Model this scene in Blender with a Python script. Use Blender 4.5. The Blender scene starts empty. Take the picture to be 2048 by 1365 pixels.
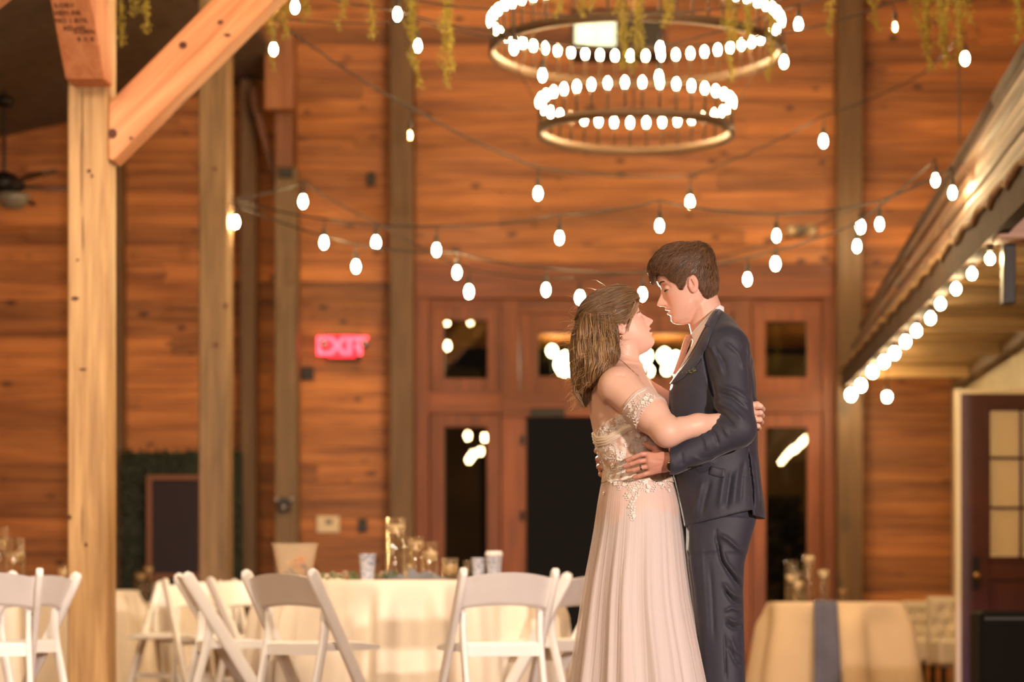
import bpy, bmesh, math, random
import numpy as np
from mathutils import Vector, Matrix
random.seed(7); rng = np.random.default_rng(7)
SC = bpy.context.scene
COL = SC.collection
F = 4836.0; CX = 1260.0; CY = 1220.0; HC = 0.61
def P(px, py, d):
    return Vector(((px - CX) * d / F, d, HC + (CY - py) * d / F))
# ------------------------------------------------------------------ camera
cd = bpy.data.cameras.new('camera'); cam = bpy.data.objects.new('camera', cd); COL.objects.link(cam)
cam.location = (0, 0, HC); cam.rotation_euler = (math.pi / 2, 0, 0)
cd.sensor_width = 36.0; cd.lens = F / 2048 * 36.0
cd.shift_x = -(CX - 1024) / 2048; cd.shift_y = (CY - 682.5) / 2048
cd.clip_end = 200
cd.dof.use_dof = True; cd.dof.focus_distance = 7.85; cd.dof.aperture_fstop = 2.2
SC.camera = cam
# ------------------------------------------------------------------ world, lights, exposure
w = bpy.data.worlds.new('world'); SC.world = w; w.use_nodes = True
bg = w.node_tree.nodes['Background']; bg.inputs[0].default_value = (0.9, 0.62, 0.45, 1); bg.inputs[1].default_value = 0.012
SC.view_settings.view_transform = 'Standard'; SC.view_settings.look = 'None'
SC.view_settings.gamma = 1.0; SC.view_settings.use_curve_mapping = False
SC.view_settings.exposure = 0.35
SC.cycles.use_denoising = True; SC.cycles.max_bounces = 6; SC.cycles.diffuse_bounces = 3
SC.cycles.glossy_bounces = 3; SC.cycles.transmission_bounces = 5; SC.cycles.transparent_max_bounces = 12
SC.cycles.sample_clamp_indirect = 4.0; SC.cycles.caustics_reflective = False; SC.cycles.caustics_refractive = False
def lamp(name, kind, loc, energy, color, size=0.3, target=None, spot=None, blend=0.5, size_y=None):
    d = bpy.data.lights.new(name, kind); d.energy = energy; d.color = color
    if kind == 'AREA':
        d.size = size
        if size_y: d.shape = 'RECTANGLE'; d.size_y = size_y
    else: d.shadow_soft_size = size
    if kind == 'SPOT': d.spot_size = spot; d.spot_blend = blend
    o = bpy.data.objects.new(name, d); COL.objects.link(o); o.location = loc
    if target is not None:
        o.rotation_euler = (Vector(target) - Vector(loc)).to_track_quat('-Z', 'Y').to_euler()
    return o
# photographer's key flash, high beside the camera; a second one behind the couple; warm fill lights and table spots added overhead
lamp('key_flash', 'SPOT', (4.55, -0.2, 2.6), 3100, (1.0, 0.80, 0.68), 0.20, (-0.9, 10.5, 1.0), math.radians(54), 0.8)
lamp('front_fill_flash', 'AREA', (-1.6, -1.2, 2.6), 120, (1.0, 0.76, 0.62), 1.3, (0.1, 8, 1.2))
lamp('back_flash', 'SPOT', (-0.26, 10.0, 1.66), 520, (1.0, 0.84, 0.62), 0.06, (0.02, 7.9, 1.45), math.radians(62), 0.4)
lamp('back_flash_low', 'SPOT', (0.12, 10.2, 1.62), 300, (1.0, 0.86, 0.66), 0.06, (0.05, 7.9, 1.45), math.radians(62), 0.4)
lamp('hall_fill_high', 'AREA', (-0.3, 14.5, 6.3), 90, (1.0, 0.62, 0.30), 5.0, (-0.3, 16.5, 0))  # broad fill added overhead, stands in for bulbs out of view
lamp('hall_fill_wall_wash', 'AREA', (0.0, 10.5, 5.6), 120, (1.0, 0.62, 0.32), 4.0, (0.0, 20, 2.4), size_y=1.5)  # fill added to brighten the back wall
lamp('hall_fill_side', 'AREA', (-4.6, 7.0, 4.6), 90, (1.0, 0.68, 0.36), 2.0, (-3.2, 14, 1.2))  # fill added for the aisle side
lamp('table_fill_spot', 'SPOT', (-0.3, 7.4, 4.4), 480, (1.0, 0.82, 0.66), 0.25, (-1.3, 11.8, 0.6), math.radians(70), 0.8)  # spot added to brighten the centre table and chair backs
lamp('table_fill_spot_far', 'SPOT', (-3.4, 8.6, 4.2), 240, (1.0, 0.80, 0.62), 0.25, (-3.1, 12.4, 0.6), math.radians(70), 0.8)  # another added spot, for the tables at the picture edge
lamp('porch_lamp', 'POINT', (1.9, 21.9, 2.75), 14, (1.0, 0.75, 0.4), 0.08)
lamp('lean_to_lamp', 'AREA', (2.9, 12.6, 2.2), 9, (1.0, 0.70, 0.38), 0.9, (2.6, 19, 2.0))
lamp('blue_uplight', 'SPOT', (2.0, 14.6, 0.06), 9, (0.12, 0.12, 1.0), 0.03, (2.35, 15.9, 0.42), math.radians(38), 0.6)

# ------------------------------------------------------------------ helpers
def tag(o, label=None, cat=None, group=None, kind=None):
    if label: o['label'] = label
    if cat: o['category'] = cat
    if group: o['group'] = group
    if kind: o['kind'] = kind
    return o
def empty(name, loc=(0, 0, 0), rz=0.0, **k):
    o = bpy.data.objects.new(name, None); COL.objects.link(o); o.location = loc; o.rotation_euler = (0, 0, rz)
    o.empty_display_size = 0.1
    return tag(o, **k)
def link(name, me, mat=None, parent=None, **k):
    o = bpy.data.objects.new(name, me); COL.objects.link(o)
    if mat is not None and not me.materials: me.materials.append(mat)
    if parent is not None: o.parent = parent
    return tag(o, **k)
def copy_tree(o, parent=None):
    c = o.copy(); COL.objects.link(c)
    if parent is not None: c.parent = parent
    for ch in list(o.children): copy_tree(ch, c)
    return c
class MB:
    """collects vertices and faces for one mesh"""
    def __init__(s): s.v = []; s.f = []
    def add(s, vs, fs):
        n = len(s.v); s.v.extend([tuple(v) for v in vs]); s.f.extend([tuple(i + n for i in f) for f in fs]); return s
    def box(s, x0, x1, y0, y1, z0, z1, M=None, b=0.0):
        vs = [Vector((x, y, z)) for x in (x0, x1) for y in (y0, y1) for z in (z0, z1)]
        if M is not None: vs = [M @ v for v in vs]
        return s.add(vs, [(0, 1, 3, 2), (4, 6, 7, 5), (0, 4, 5, 1), (2, 3, 7, 6), (0, 2, 6, 4), (1, 5, 7, 3)])
    def bar(s, a, b, wd, dp, up=(0, 0, 1)):
        """rectangular bar from a to b: wd across (perp. to up), dp along up"""
        a = Vector(a); b = Vector(b); t = (b - a).normalized(); u = Vector(up)
        if abs(t.dot(u)) > 0.99: u = Vector((0, 1, 0))
        x = t.cross(u).normalized(); y = x.cross(t).normalized()
        vs = [p + x * sx * wd / 2 + y * sy * dp / 2 for p in (a, b) for sx, sy in ((-1, -1), (1, -1), (1, 1), (-1, 1))]
        return s.add(vs, [(3, 2, 1, 0), (4, 5, 6, 7), (0, 1, 5, 4), (1, 2, 6, 5), (2, 3, 7, 6), (3, 0, 4, 7)])
    def tube(s, pts, r, n=8, caps=True):
        pts = [Vector(p) for p in pts]; m = len(pts)
        rs = r if hasattr(r, '__len__') else [r] * m
        base = len(s.v); x = None
        for i, p in enumerate(pts):
            t = (pts[min(i + 1, m - 1)] - pts[max(i - 1, 0)])
            if t.length < 1e-9: t = Vector((0, 0, 1))
            t.normalize()
            if x is None: x = t.orthogonal().normalized()
            else:
                x = x - t * x.dot(t)
                x = t.orthogonal().normalized() if x.length < 1e-6 else x.normalized()
            y = t.cross(x)
            for k in range(n):
                a = 2 * math.pi * k / n
                s.v.append(tuple(p + (x * math.cos(a) + y * math.sin(a)) * rs[i]))
        for i in range(m - 1):
            for k in range(n):
                a = base + i * n + k; b = base + i * n + (k + 1) % n
                s.f.append((a, b, b + n, a + n))
        if caps:
            s.f.append(tuple(base + k for k in range(n - 1, -1, -1)))
            s.f.append(tuple(base + (m - 1) * n + k for k in range(n)))
        return s
    def lathe(s, prof, n=20, c=(0, 0, 0), caps=True):
        base = len(s.v); m = len(prof)
        for r, z in prof:
            for k in range(n):
                a = 2 * math.pi * k / n; s.v.append((c[0] + r * math.cos(a), c[1] + r * math.sin(a), c[2] + z))
        for i in range(m - 1):
            for k in range(n):
                a = base + i * n + k; b = base + i * n + (k + 1) % n
                s.f.append((a, b, b + n, a + n))
        if caps:
            if prof[0][0] > 1e-5: s.f.append(tuple(base + k for k in range(n - 1, -1, -1)))
            if prof[-1][0] > 1e-5: s.f.append(tuple(base + (m - 1) * n + k for k in range(n)))
        return s
    def grid(s, G, wrap=False):
        """G[i][j] points"""
        base = len(s.v); m = len(G); n = len(G[0])
        for r in G:
            for p in r: s.v.append(tuple(p))
        for i in range(m - 1):
            for j in range(n if wrap else n - 1):
                a = base + i * n + j; b = base + i * n + (j + 1) % n
                s.f.append((a, b, b + n, a + n))
        return s
    def mesh(s, name, smooth=False):
        me = bpy.data.meshes.new(name); me.from_pydata(s.v, [], s.f); me.update()
        if smooth: me.shade_smooth()
        return me
    def build(s, name, mat, parent=None, smooth=False, bevel=0.0, **k):
        me = s.mesh(name, smooth)
        if bevel > 0:
            bm = bmesh.new(); bm.from_mesh(me)
            bmesh.ops.bevel(bm, geom=list(bm.edges), offset=bevel, segments=1, affect='EDGES', clamp_overlap=True)
            bm.to_mesh(me); bm.free()
        return link(name, me, mat, parent, **k)
def np_mesh(name, V, Q, smooth=True):
    """fast mesh from numpy arrays; Q (n,4) or (n,3)"""
    me = bpy.data.meshes.new(name); V = np.asarray(V, np.float32); Q = np.asarray(Q, np.int32); k = Q.shape[1]
    me.vertices.add(len(V)); me.vertices.foreach_set('co', V.ravel())
    me.loops.add(Q.size); me.loops.foreach_set('vertex_index', Q.ravel())
    me.polygons.add(len(Q)); me.polygons.foreach_set('loop_start', np.arange(0, Q.size, k, dtype=np.int32))
    me.update(calc_edges=True)
    if smooth: me.shade_smooth()
    return me
# ------------------------------------------------------------------ materials
MATS = {}
def nt(name):
    m = bpy.data.materials.new(name); m.use_nodes = True; t = m.node_tree; b = t.nodes['Principled BSDF']
    MATS[name] = m
    return m, t, b
def N(t, kind, **k):
    n = t.nodes.new(kind)
    for a, v in k.items(): setattr(n, a, v)
    return n
def plain(name, color, rough=0.6, metal=0.0, noise=0.0, nscale=8.0, bump=0.0, bscale=120.0, **inp):
    m, t, b = nt(name)
    b.inputs['Base Color'].default_value = (*color, 1); b.inputs['Roughness'].default_value = rough; b.inputs['Metallic'].default_value = metal
    tc = N(t, 'ShaderNodeTexCoord')
    if noise > 0:
        n = N(t, 'ShaderNodeTexNoise'); n.inputs['Scale'].default_value = nscale; n.inputs['Detail'].default_value = 4
        t.links.new(tc.outputs['Object'], n.inputs['Vector'])
        r = N(t, 'ShaderNodeValToRGB'); r.color_ramp.elements[0].position = 0.3; r.color_ramp.elements[1].position = 0.7
        r.color_ramp.elements[0].color = (*[c * (1 - noise) for c in color], 1); r.color_ramp.elements[1].color = (*[min(1, c * (1 + noise)) for c in color], 1)
        t.links.new(n.outputs['Fac'], r.inputs['Fac']); t.links.new(r.outputs['Color'], b.inputs['Base Color'])
    if bump > 0:
        n2 = N(t, 'ShaderNodeTexNoise'); n2.inputs['Scale'].default_value = bscale; n2.inputs['Detail'].default_value = 3
        t.links.new(tc.outputs['Object'], n2.inputs['Vector'])
        bp = N(t, 'ShaderNodeBump'); bp.inputs['Strength'].default_value = bump; bp.inputs['Distance'].default_value = 0.01
        t.links.new(n2.outputs['Fac'], bp.inputs['Height']); t.links.new(bp.outputs['Normal'], b.inputs['Normal'])
    for kk, v in inp.items(): b.inputs[kk.replace('_', ' ')].default_value = v
    return m
def emit(name, color, strength):
    m, t, b = nt(name)
    b.inputs['Base Color'].default_value = (*[min(1, c) for c in color], 1)
    b.inputs['Emission Color'].default_value = (*color, 1); b.inputs['Emission Strength'].default_value = strength
    return m
def wood(name, c0, c1, knot, axis=0, fine=1.0, rough=0.55, tint=0.35, knots=True, kscale=2.6, flat=False):
    """plank wood with grain along axis, knots, and a tint of its own for each board"""
    m, t, b = nt(name); L = t.links.new
    tc = N(t, 'ShaderNodeTexCoord'); oi = N(t, 'ShaderNodeObjectInfo')
    off = N(t, 'ShaderNodeVectorMath', operation='SCALE'); off.inputs[0].default_value = (13.7, 7.1, 9.3); L(oi.outputs['Random'], off.inputs['Scale'])
    ad = N(t, 'ShaderNodeVectorMath', operation='ADD'); L(tc.outputs['Object'], ad.inputs[0]); L(off.outputs[0], ad.inputs[1])
    sc = [14.0 * fine] * 3; sc[axis] = 0.9 * fine
    mp = N(t, 'ShaderNodeVectorMath', operation='MULTIPLY'); mp.inputs[1].default_value = sc; L(ad.outputs[0], mp.inputs[0])
    n = N(t, 'ShaderNodeTexNoise'); n.inputs['Scale'].default_value = 1.0; n.inputs['Detail'].default_value = 5; n.inputs['Roughness'].default_value = 0.6; n.inputs['Distortion'].default_value = 0.6
    L(mp.outputs[0], n.inputs['Vector'])
    sc2 = [70.0 * fine] * 3; sc2[axis] = 2.2 * fine
    mp2 = N(t, 'ShaderNodeVectorMath', operation='MULTIPLY'); mp2.inputs[1].default_value = sc2; L(ad.outputs[0], mp2.inputs[0])
    n2 = N(t, 'ShaderNodeTexNoise'); n2.inputs['Scale'].default_value = 1.0; n2.inputs['Detail'].default_value = 2; L(mp2.outputs[0], n2.inputs['Vector'])
    mx = N(t, 'ShaderNodeMath', operation='MULTIPLY_ADD'); mx.inputs[1].default_value = 0.35; L(n2.outputs['Fac'], mx.inputs[0]); L(n.outputs['Fac'], mx.inputs[2])
    r = N(t, 'ShaderNodeValToRGB'); e = r.color_ramp.elements
    e[0].position = 0.48; e[0].color = (*c0, 1); e[1].position = 0.86; e[1].color = (*c1, 1); L(mx.outputs[0], r.inputs['Fac'])
    col = r.outputs['Color']
    if knots:
        sk = [1.6 * kscale] * 3; sk[axis] = 0.85 * kscale
        if flat: sk[1] = 0.05
        mk = N(t, 'ShaderNodeVectorMath', operation='MULTIPLY'); mk.inputs[1].default_value = sk; L(ad.outputs[0], mk.inputs[0])
        v = N(t, 'ShaderNodeTexVoronoi'); v.inputs['Scale'].default_value = 1.0; v.inputs['Randomness'].default_value = 1.0; L(mk.outputs[0], v.inputs['Vector'])
        wn = N(t, 'ShaderNodeTexNoise'); wn.inputs['Scale'].default_value = 14; wn.inputs['Detail'].default_value = 2; L(ad.outputs[0], wn.inputs['Vector'])
        kd = N(t, 'ShaderNodeMath', operation='MULTIPLY_ADD'); kd.inputs[1].default_value = 0.14; L(wn.outputs['Fac'], kd.inputs[0]); L(v.outputs['Distance'], kd.inputs[2])
        kr = N(t, 'ShaderNodeMapRange'); kr.inputs['From Min'].default_value = 0.145; kr.inputs['From Max'].default_value = 0.245; kr.inputs['To Min'].default_value = 0.85; kr.inputs['To Max'].default_value = 0.0
        L(kd.outputs[0], kr.inputs['Value'])
        mk2 = N(t, 'ShaderNodeMix', data_type='RGBA'); L(kr.outputs[0], mk2.inputs['Factor']); L(col, mk2.inputs['A']); mk2.inputs['B'].default_value = (*knot, 1)
        col = mk2.outputs['Result']
    hs = N(t, 'ShaderNodeHueSaturation'); mr = N(t, 'ShaderNodeMapRange'); mr.inputs['To Min'].default_value = 1 - tint; mr.inputs['To Max'].default_value = 1 + tint
    L(oi.outputs['Random'], mr.inputs['Value']); L(mr.outputs[0], hs.inputs['Value']); L(col, hs.inputs['Color'])
    L(hs.outputs['Color'], b.inputs['Base Color']); b.inputs['Roughness'].default_value = rough
    bp = N(t, 'ShaderNodeBump'); bp.inputs['Strength'].default_value = 0.25; bp.inputs['Distance'].default_value = 0.004
    L(n2.outputs['Fac'], bp.inputs['Height']); L(bp.outputs['Normal'], b.inputs['Normal'])
    return m
def glass(name, color=(1, 1, 1), rough=0.0, alpha=None):
    m, t, b = nt(name)
    g = N(t, 'ShaderNodeBsdfGlossy'); g.inputs['Roughness'].default_value = rough; g.inputs['Color'].default_value = (1, 1, 1, 1)
    tr = N(t, 'ShaderNodeBsdfTransparent'); tr.inputs['Color'].default_value = (*color, 1)
    lw = N(t, 'ShaderNodeLayerWeight'); lw.inputs['Blend'].default_value = 0.5
    fr = N(t, 'ShaderNodeMath', operation='POWER'); fr.inputs[1].default_value = 4.5; t.links.new(lw.outputs['Facing'], fr.inputs[0])
    mr = N(t, 'ShaderNodeMath', operation='MULTIPLY_ADD'); mr.inputs[1].default_value = .85; mr.inputs[2].default_value = 0.07
    mx = N(t, 'ShaderNodeMixShader'); out = t.nodes['Material Output']
    t.links.new(fr.outputs[0], mr.inputs[0]); t.links.new(mr.outputs[0], mx.inputs[0]); t.links.new(tr.outputs[0], mx.inputs[1]); t.links.new(g.outputs[0], mx.inputs[2])
    t.links.new(mx.outputs[0], out.inputs['Surface'])
    return m
def vcol(name, rough=0.5, mult=None, sss=0.0, bump=0.0, bscale=300, sheen=0.0, stretch=None):
    """material that reads its colour from the mesh's own colour layer"""
    m, t, b = nt(name); a = N(t, 'ShaderNodeAttribute'); a.attribute_name = 'Col'
    t.links.new(a.outputs['Color'], b.inputs['Base Color']); b.inputs['Roughness'].default_value = rough
    if sss > 0:
        b.inputs['Subsurface Weight'].default_value = sss; b.inputs['Subsurface Radius'].default_value = (0.012, 0.005, 0.003); b.inputs['Subsurface Scale'].default_value = 1.0
    if sheen: b.inputs['Sheen Weight'].default_value = sheen
    if bump > 0:
        tc = N(t, 'ShaderNodeTexCoord'); n2 = N(t, 'ShaderNodeTexNoise'); n2.inputs['Scale'].default_value = bscale; n2.inputs['Detail'].default_value = 2
        t.links.new(tc.outputs['Object'], n2.inputs['Vector']); bp = N(t, 'ShaderNodeBump'); bp.inputs['Strength'].default_value = bump; bp.inputs['Distance'].default_value = 0.002
        t.links.new(n2.outputs['Fac'], bp.inputs['Height']); t.links.new(bp.outputs['Normal'], b.inputs['Normal'])
    return m
def set_col(me, C):
    C = np.asarray(C, np.float32)
    if C.ndim == 1: C = np.tile(C, (len(me.vertices), 1))
    if C.shape[1] == 3: C = np.concatenate([C, np.ones((len(C), 1), np.float32)], 1)
    a = me.color_attributes.new('Col', 'FLOAT_COLOR', 'POINT'); a.data.foreach_set('color', C.ravel())
ORANGE = wood('pine_board_stained', (0.21, 0.066, 0.016), (0.55, 0.205, 0.052), (0.035, 0.012, 0.006), axis=0, tint=0.36, kscale=3.4, flat=True)
ORANGEZ = wood('pine_trim_upright', (0.13, 0.030, 0.008), (0.27, 0.072, 0.018), (0.05, 0.016, 0.008), axis=2, tint=0.12, knots=False)
ORANGEX = wood('pine_trim_level', (0.13, 0.030, 0.008), (0.27, 0.072, 0.018), (0.05, 0.016, 0.008), axis=0, tint=0.12, knots=False)
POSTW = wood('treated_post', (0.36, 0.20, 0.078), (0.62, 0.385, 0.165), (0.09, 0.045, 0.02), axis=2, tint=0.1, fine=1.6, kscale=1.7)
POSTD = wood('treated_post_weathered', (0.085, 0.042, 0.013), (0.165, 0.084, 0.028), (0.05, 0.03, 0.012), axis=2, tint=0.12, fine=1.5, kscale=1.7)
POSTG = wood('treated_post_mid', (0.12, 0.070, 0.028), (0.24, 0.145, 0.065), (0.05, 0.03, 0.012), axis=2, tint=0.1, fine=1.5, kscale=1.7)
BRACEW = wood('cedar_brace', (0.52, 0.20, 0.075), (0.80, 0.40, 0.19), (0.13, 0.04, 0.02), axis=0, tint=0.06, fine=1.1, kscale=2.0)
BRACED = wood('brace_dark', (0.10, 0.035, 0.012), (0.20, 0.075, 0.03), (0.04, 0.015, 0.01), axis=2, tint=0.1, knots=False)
RUSTY = wood('weathered_roof_board', (0.09, 0.042, 0.018), (0.27, 0.14, 0.07), (0.07, 0.03, 0.02), axis=1, tint=0.25, fine=1.2, knots=False)
SOFFIT = wood('rough_soffit_board', (0.20, 0.12, 0.05), (0.42, 0.26, 0.11), (0.05, 0.03, 0.02), axis=0, tint=0.45, knots=False)
FLOORW = wood('floor_board', (0.12, 0.06, 0.03), (0.24, 0.13, 0.07), (0.03, 0.02, 0.01), axis=1, rough=0.35, tint=0.2)
CEILD = plain('ceiling_dark', (0.10, 0.065, 0.04), 0.8, noise=0.2)
BLACKM = plain('black_metal', (0.015, 0.012, 0.01), 0.45, metal=0.6)
BRONZE = plain('bronze_band', (0.09, 0.05, 0.025), 0.5, metal=0.6)
BLACKP = plain('black_plastic', (0.02, 0.017, 0.015), 0.5)
CORDM = plain('cord_rubber', (0.025, 0.018, 0.012), 0.6)
WHITEP = plain('white_resin', (0.92, 0.90, 0.88), 0.38, noise=0.03)
CLOTH = plain('ivory_tablecloth', (0.86, 0.76, 0.62), 0.85, noise=0.05, nscale=5, bump=0.1, Sheen_Weight=0.2)
CREAM = plain('cream_fabric', (0.62, 0.52, 0.38), 0.9, noise=0.08, nscale=6)
BLUEC = plain('dusty_blue_cloth', (0.10, 0.10, 0.15), 0.9, noise=0.12)
GLASSM = glass('clear_glass')
PANEG = glass('window_glass', (0.55, 0.53, 0.45))
BULB = emit('bulb_glow', (1.0, 0.72, 0.36), 210.0)
BULBC = emit('candle_bulb_glow', (1.0, 0.70, 0.34), 110.0)
BULBE = emit('eave_bulb_glow', (1.0, 0.74, 0.38), 120.0)
WAXM = plain('ivory_wax', (0.85, 0.74, 0.52), 0.5, Subsurface_Weight=0.0)
GREENM = plain('amaranthus_green', (0.36, 0.30, 0.035), 0.7, noise=0.3, nscale=30)
HEDGEM = plain('hedge_leaf', (0.018, 0.026, 0.010), 0.7, noise=0.4, nscale=30)
# ================================================================== room shell
YW = 20.0
def X(px, d=YW): return (px - CX) * d / F
def Zz(py, d=YW): return HC + (CY - py) * d / F
fl = MB().box(-7, 7, -3, 26, -0.12, -0.03).build('floor', FLOORW, kind='structure')
for i in range(36):
    x0 = -7 + i * 0.389
    for (ya, yb) in ((-3, 5.5 + (i % 3) * 1.1), (5.5 + (i % 3) * 1.1, 13.2 + (i % 4) * .8), (13.2 + (i % 4) * .8, 20.15)):
        MB().box(x0 + .002, x0 + .386, ya + .002, yb - .002, -0.03, -0.002 * (i % 2)).build('plank', FLOORW, fl)
# back wall: dark backing with the entrance opening, boards of its own in front
back = MB()
OX0, OX1, OZ = X(858), X(1648), Zz(598)
back.box(-6.6, OX0, YW + .03, YW + .15, -.05, 7); back.box(OX1, 4.7, YW + .03, YW + .15, -.05, 7); back.box(OX0, OX1, YW + .03, YW + .15, OZ, 7)
wallb = back.build('wall_back', plain('wall_backing', (0.03, 0.012, 0.006), 0.9), kind='structure')
bh = 0.151; row = 0; z = 0.0
hwx0, hwx1, hwz0, hwz1 = X(1140), X(1335), Zz(104), Zz(22)
while z < 6.6:
    z1 = z + bh
    if z < Zz(560): spans = [(-6.6, X(829)), (X(1673), 4.7)]
    elif z1 > hwz0 and z < hwz1: spans = [(-6.6, hwx0), (hwx1, 4.7)]
    else: spans = [(-6.6, 4.7)]
    for a, b in spans:
        x = a
        while x < b - .01:
            ln = random.uniform(2.2, 4.8); xe = min(b, x + ln)
            if b - xe < .8: xe = b
            dpt = random.uniform(0, .006)
            MB().box(x + .0015, xe - .0015, YW - .004 - dpt, YW + .03, z + .002, z1 - .002).build('plank', ORANGE, wallb)
            x = xe
    z = z1
MB().box(-6.75, -6.6, -3, 20.1, 0, 7).build('wall_left', ORANGE, kind='structure')
MB().box(4.7, 4.85, -3, 20.1, 0, 7).build('wall_right', ORANGE, kind='structure')
MB().box(-2.9, 4.7, 2, 20.1, 6.9, 7.0).build('ceiling', CEILD, kind='structure')
# lower sloping ceiling of the side aisle, tongue and groove boards
aisle = empty('ceiling_aisle', kind='structure')
for i in range(14):
    xa = -6.6 + i * .268; xb = xa + .262
    za = 4.21 + .22 * (xa + 6.6); zb = 4.21 + .22 * (xb + 6.6)
    MB().add([(xa, 9, za), (xb, 9, zb), (xb, 20, zb), (xa, 20, za), (xa, 9, za + .05), (xb, 9, zb + .05), (xb, 20, zb + .05), (xa, 20, za + .05)],
             [(0, 1, 2, 3), (4, 7, 6, 5), (0, 4, 5, 1), (1, 5, 6, 2), (2, 6, 7, 3), (3, 7, 4, 0)]).build('plank', CEILD, aisle)
# ------------------------------------------------------------------ entrance
def rect_x(name, px0, px1, py0, py1, y0, y1, mat, parent, **k):
    return MB().box(X(px0), X(px1), y0, y1, Zz(py1), Zz(py0)).build(name, mat, parent, bevel=.004, **k)
ent = empty('door_1', (X(1252), YW, 0), kind='structure')
def epart(name, px0, px1, py0, py1, y0, y1, mat):
    o = rect_x(name, px0, px1, py0, py1, y0, y1, mat, None); o.parent = ent; o.matrix_parent_inverse = Matrix.Translation(-Vector(ent.location)); return o
zb = CY + (HC) * F / YW
epart('header_beam', 829, 1673, 531, 600, YW - .10, YW + .1, ORANGEX)
for a, b in ((829, 860), (1644, 1673)): epart('jamb', a, b, 600, zb, YW - .08, YW + .1, ORANGEZ)
for a, b in ((1003, 1038), (1466, 1501)): epart('mullion', a, b, 600, 834, YW - .07, YW + .1, ORANGEZ)
epart('transom_rail', 860, 1003, 784, 828, YW - .07, YW + .1, ORANGEX)
epart('transom_rail', 1501, 1644, 784, 828, YW - .07, YW + .1, ORANGEX)
epart('transom_rail', 1003, 1501, 790, 836, YW - .09, YW + .1, ORANGEX)
for a, b in ((1003, 1052), (1452, 1501)): epart('door_jamb', a, b, 832, zb, YW - .07, YW + .1, ORANGEZ)
for a, b in ((860, 1003), (1501, 1644)): epart('head_trim', a, b, 600, 616, YW - .03, YW + .1, ORANGEX)
for a in (1041, 1457):
    for py in (882, 1033, 1170): epart('hinge', a, a + 9, py - 10, py + 10, YW - .09, YW - .068, BLACKM)
epart('door_closer', 1062, 1130, 820, 838, YW - .13, YW - .08, BLACKM)
def window(name, px0, px1, py0, py1, fr, mat=ORANGEZ, y=YW, label=None):
    wn = MB()
    x0, x1, z0, z1 = X(px0, y), X(px1, y), Zz(py1, y), Zz(py0, y); f = fr * y / F
    wn.box(x0, x0 + f, y - .04, y + .07, z0, z1); wn.box(x1 - f, x1, y - .04, y + .07, z0, z1)
    wn.box(x0 + f, x1 - f, y - .04, y + .07, z1 - f, z1); wn.box(x0 + f, x1 - f, y - .04, y + .07, z0, z0 + f)
    root = empty(name, kind='structure')
    wn.build('window_frame', mat, root, bevel=.003)
    MB().box(x0 + f * .9, x1 - f * .9, y + .02, y + .026, z0 + f * .9, z1 - f * .9).build('pane', PANEG, root)
    return root
window('window_1', 862, 1001, 616, 784, 26)
window('window_2', 1503, 1642, 616, 784, 28)
epart('head_trim', 1038, 1466, 600, 630, YW - .05, YW + .1, ORANGEX)
window('window_3', 1040, 1464, 630, 790, 36)
window('window_4', 862, 1001, 828, zb - 12, 27)
window('window_5', 1503, 1642, 828, zb - 12, 28)
# high window behind the chandelier: lit pane and dark pane
hw = empty('window_6', kind='structure')
MB().box(hwx0, hwx1, YW - .04, YW + .08, hwz1 - .04, hwz1).box(hwx0, hwx1, YW - .04, YW + .08, hwz0, hwz0 + .04).box(hwx0, hwx0 + .04, YW - .04, YW + .08, hwz0 + .04, hwz1 - .04)\
    .box(hwx1 - .04, hwx1, YW - .04, YW + .08, hwz0 + .04, hwz1 - .04).box(X(1232), X(1242), YW - .04, YW + .08, hwz0 + .04, hwz1 - .04).build('window_frame', BRACED, hw)
LITP = emit('lit_window', (0.80, 1.0, 0.72), 0.75)
MB().box(X(1149), X(1190), YW + .01, YW + .03, Zz(66), Zz(28)).build('pane', LITP, hw)
MB().box(X(1191), X(1232), YW + .01, YW + .03, Zz(66), Zz(28)).build('pane', LITP, hw)
MB().box(X(1149), X(1190), YW + .01, YW + .03, Zz(100), Zz(67)).build('pane', LITP, hw)
MB().box(X(1191), X(1232), YW + .01, YW + .03, Zz(100), Zz(67)).build('pane', LITP, hw)
MB().box(X(1242), X(1330), YW + .01, YW + .03, Zz(100), Zz(28)).build('pane', plain('dark_pane', (.02, .015, .01), .2), hw)
def sub(root, mb, name, mat, smooth=False, **k):
    o = mb.build(name, mat, None, smooth, **k); o.parent = root; o.matrix_parent_inverse = Matrix.Translation(-Vector(root.location)); return o
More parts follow.
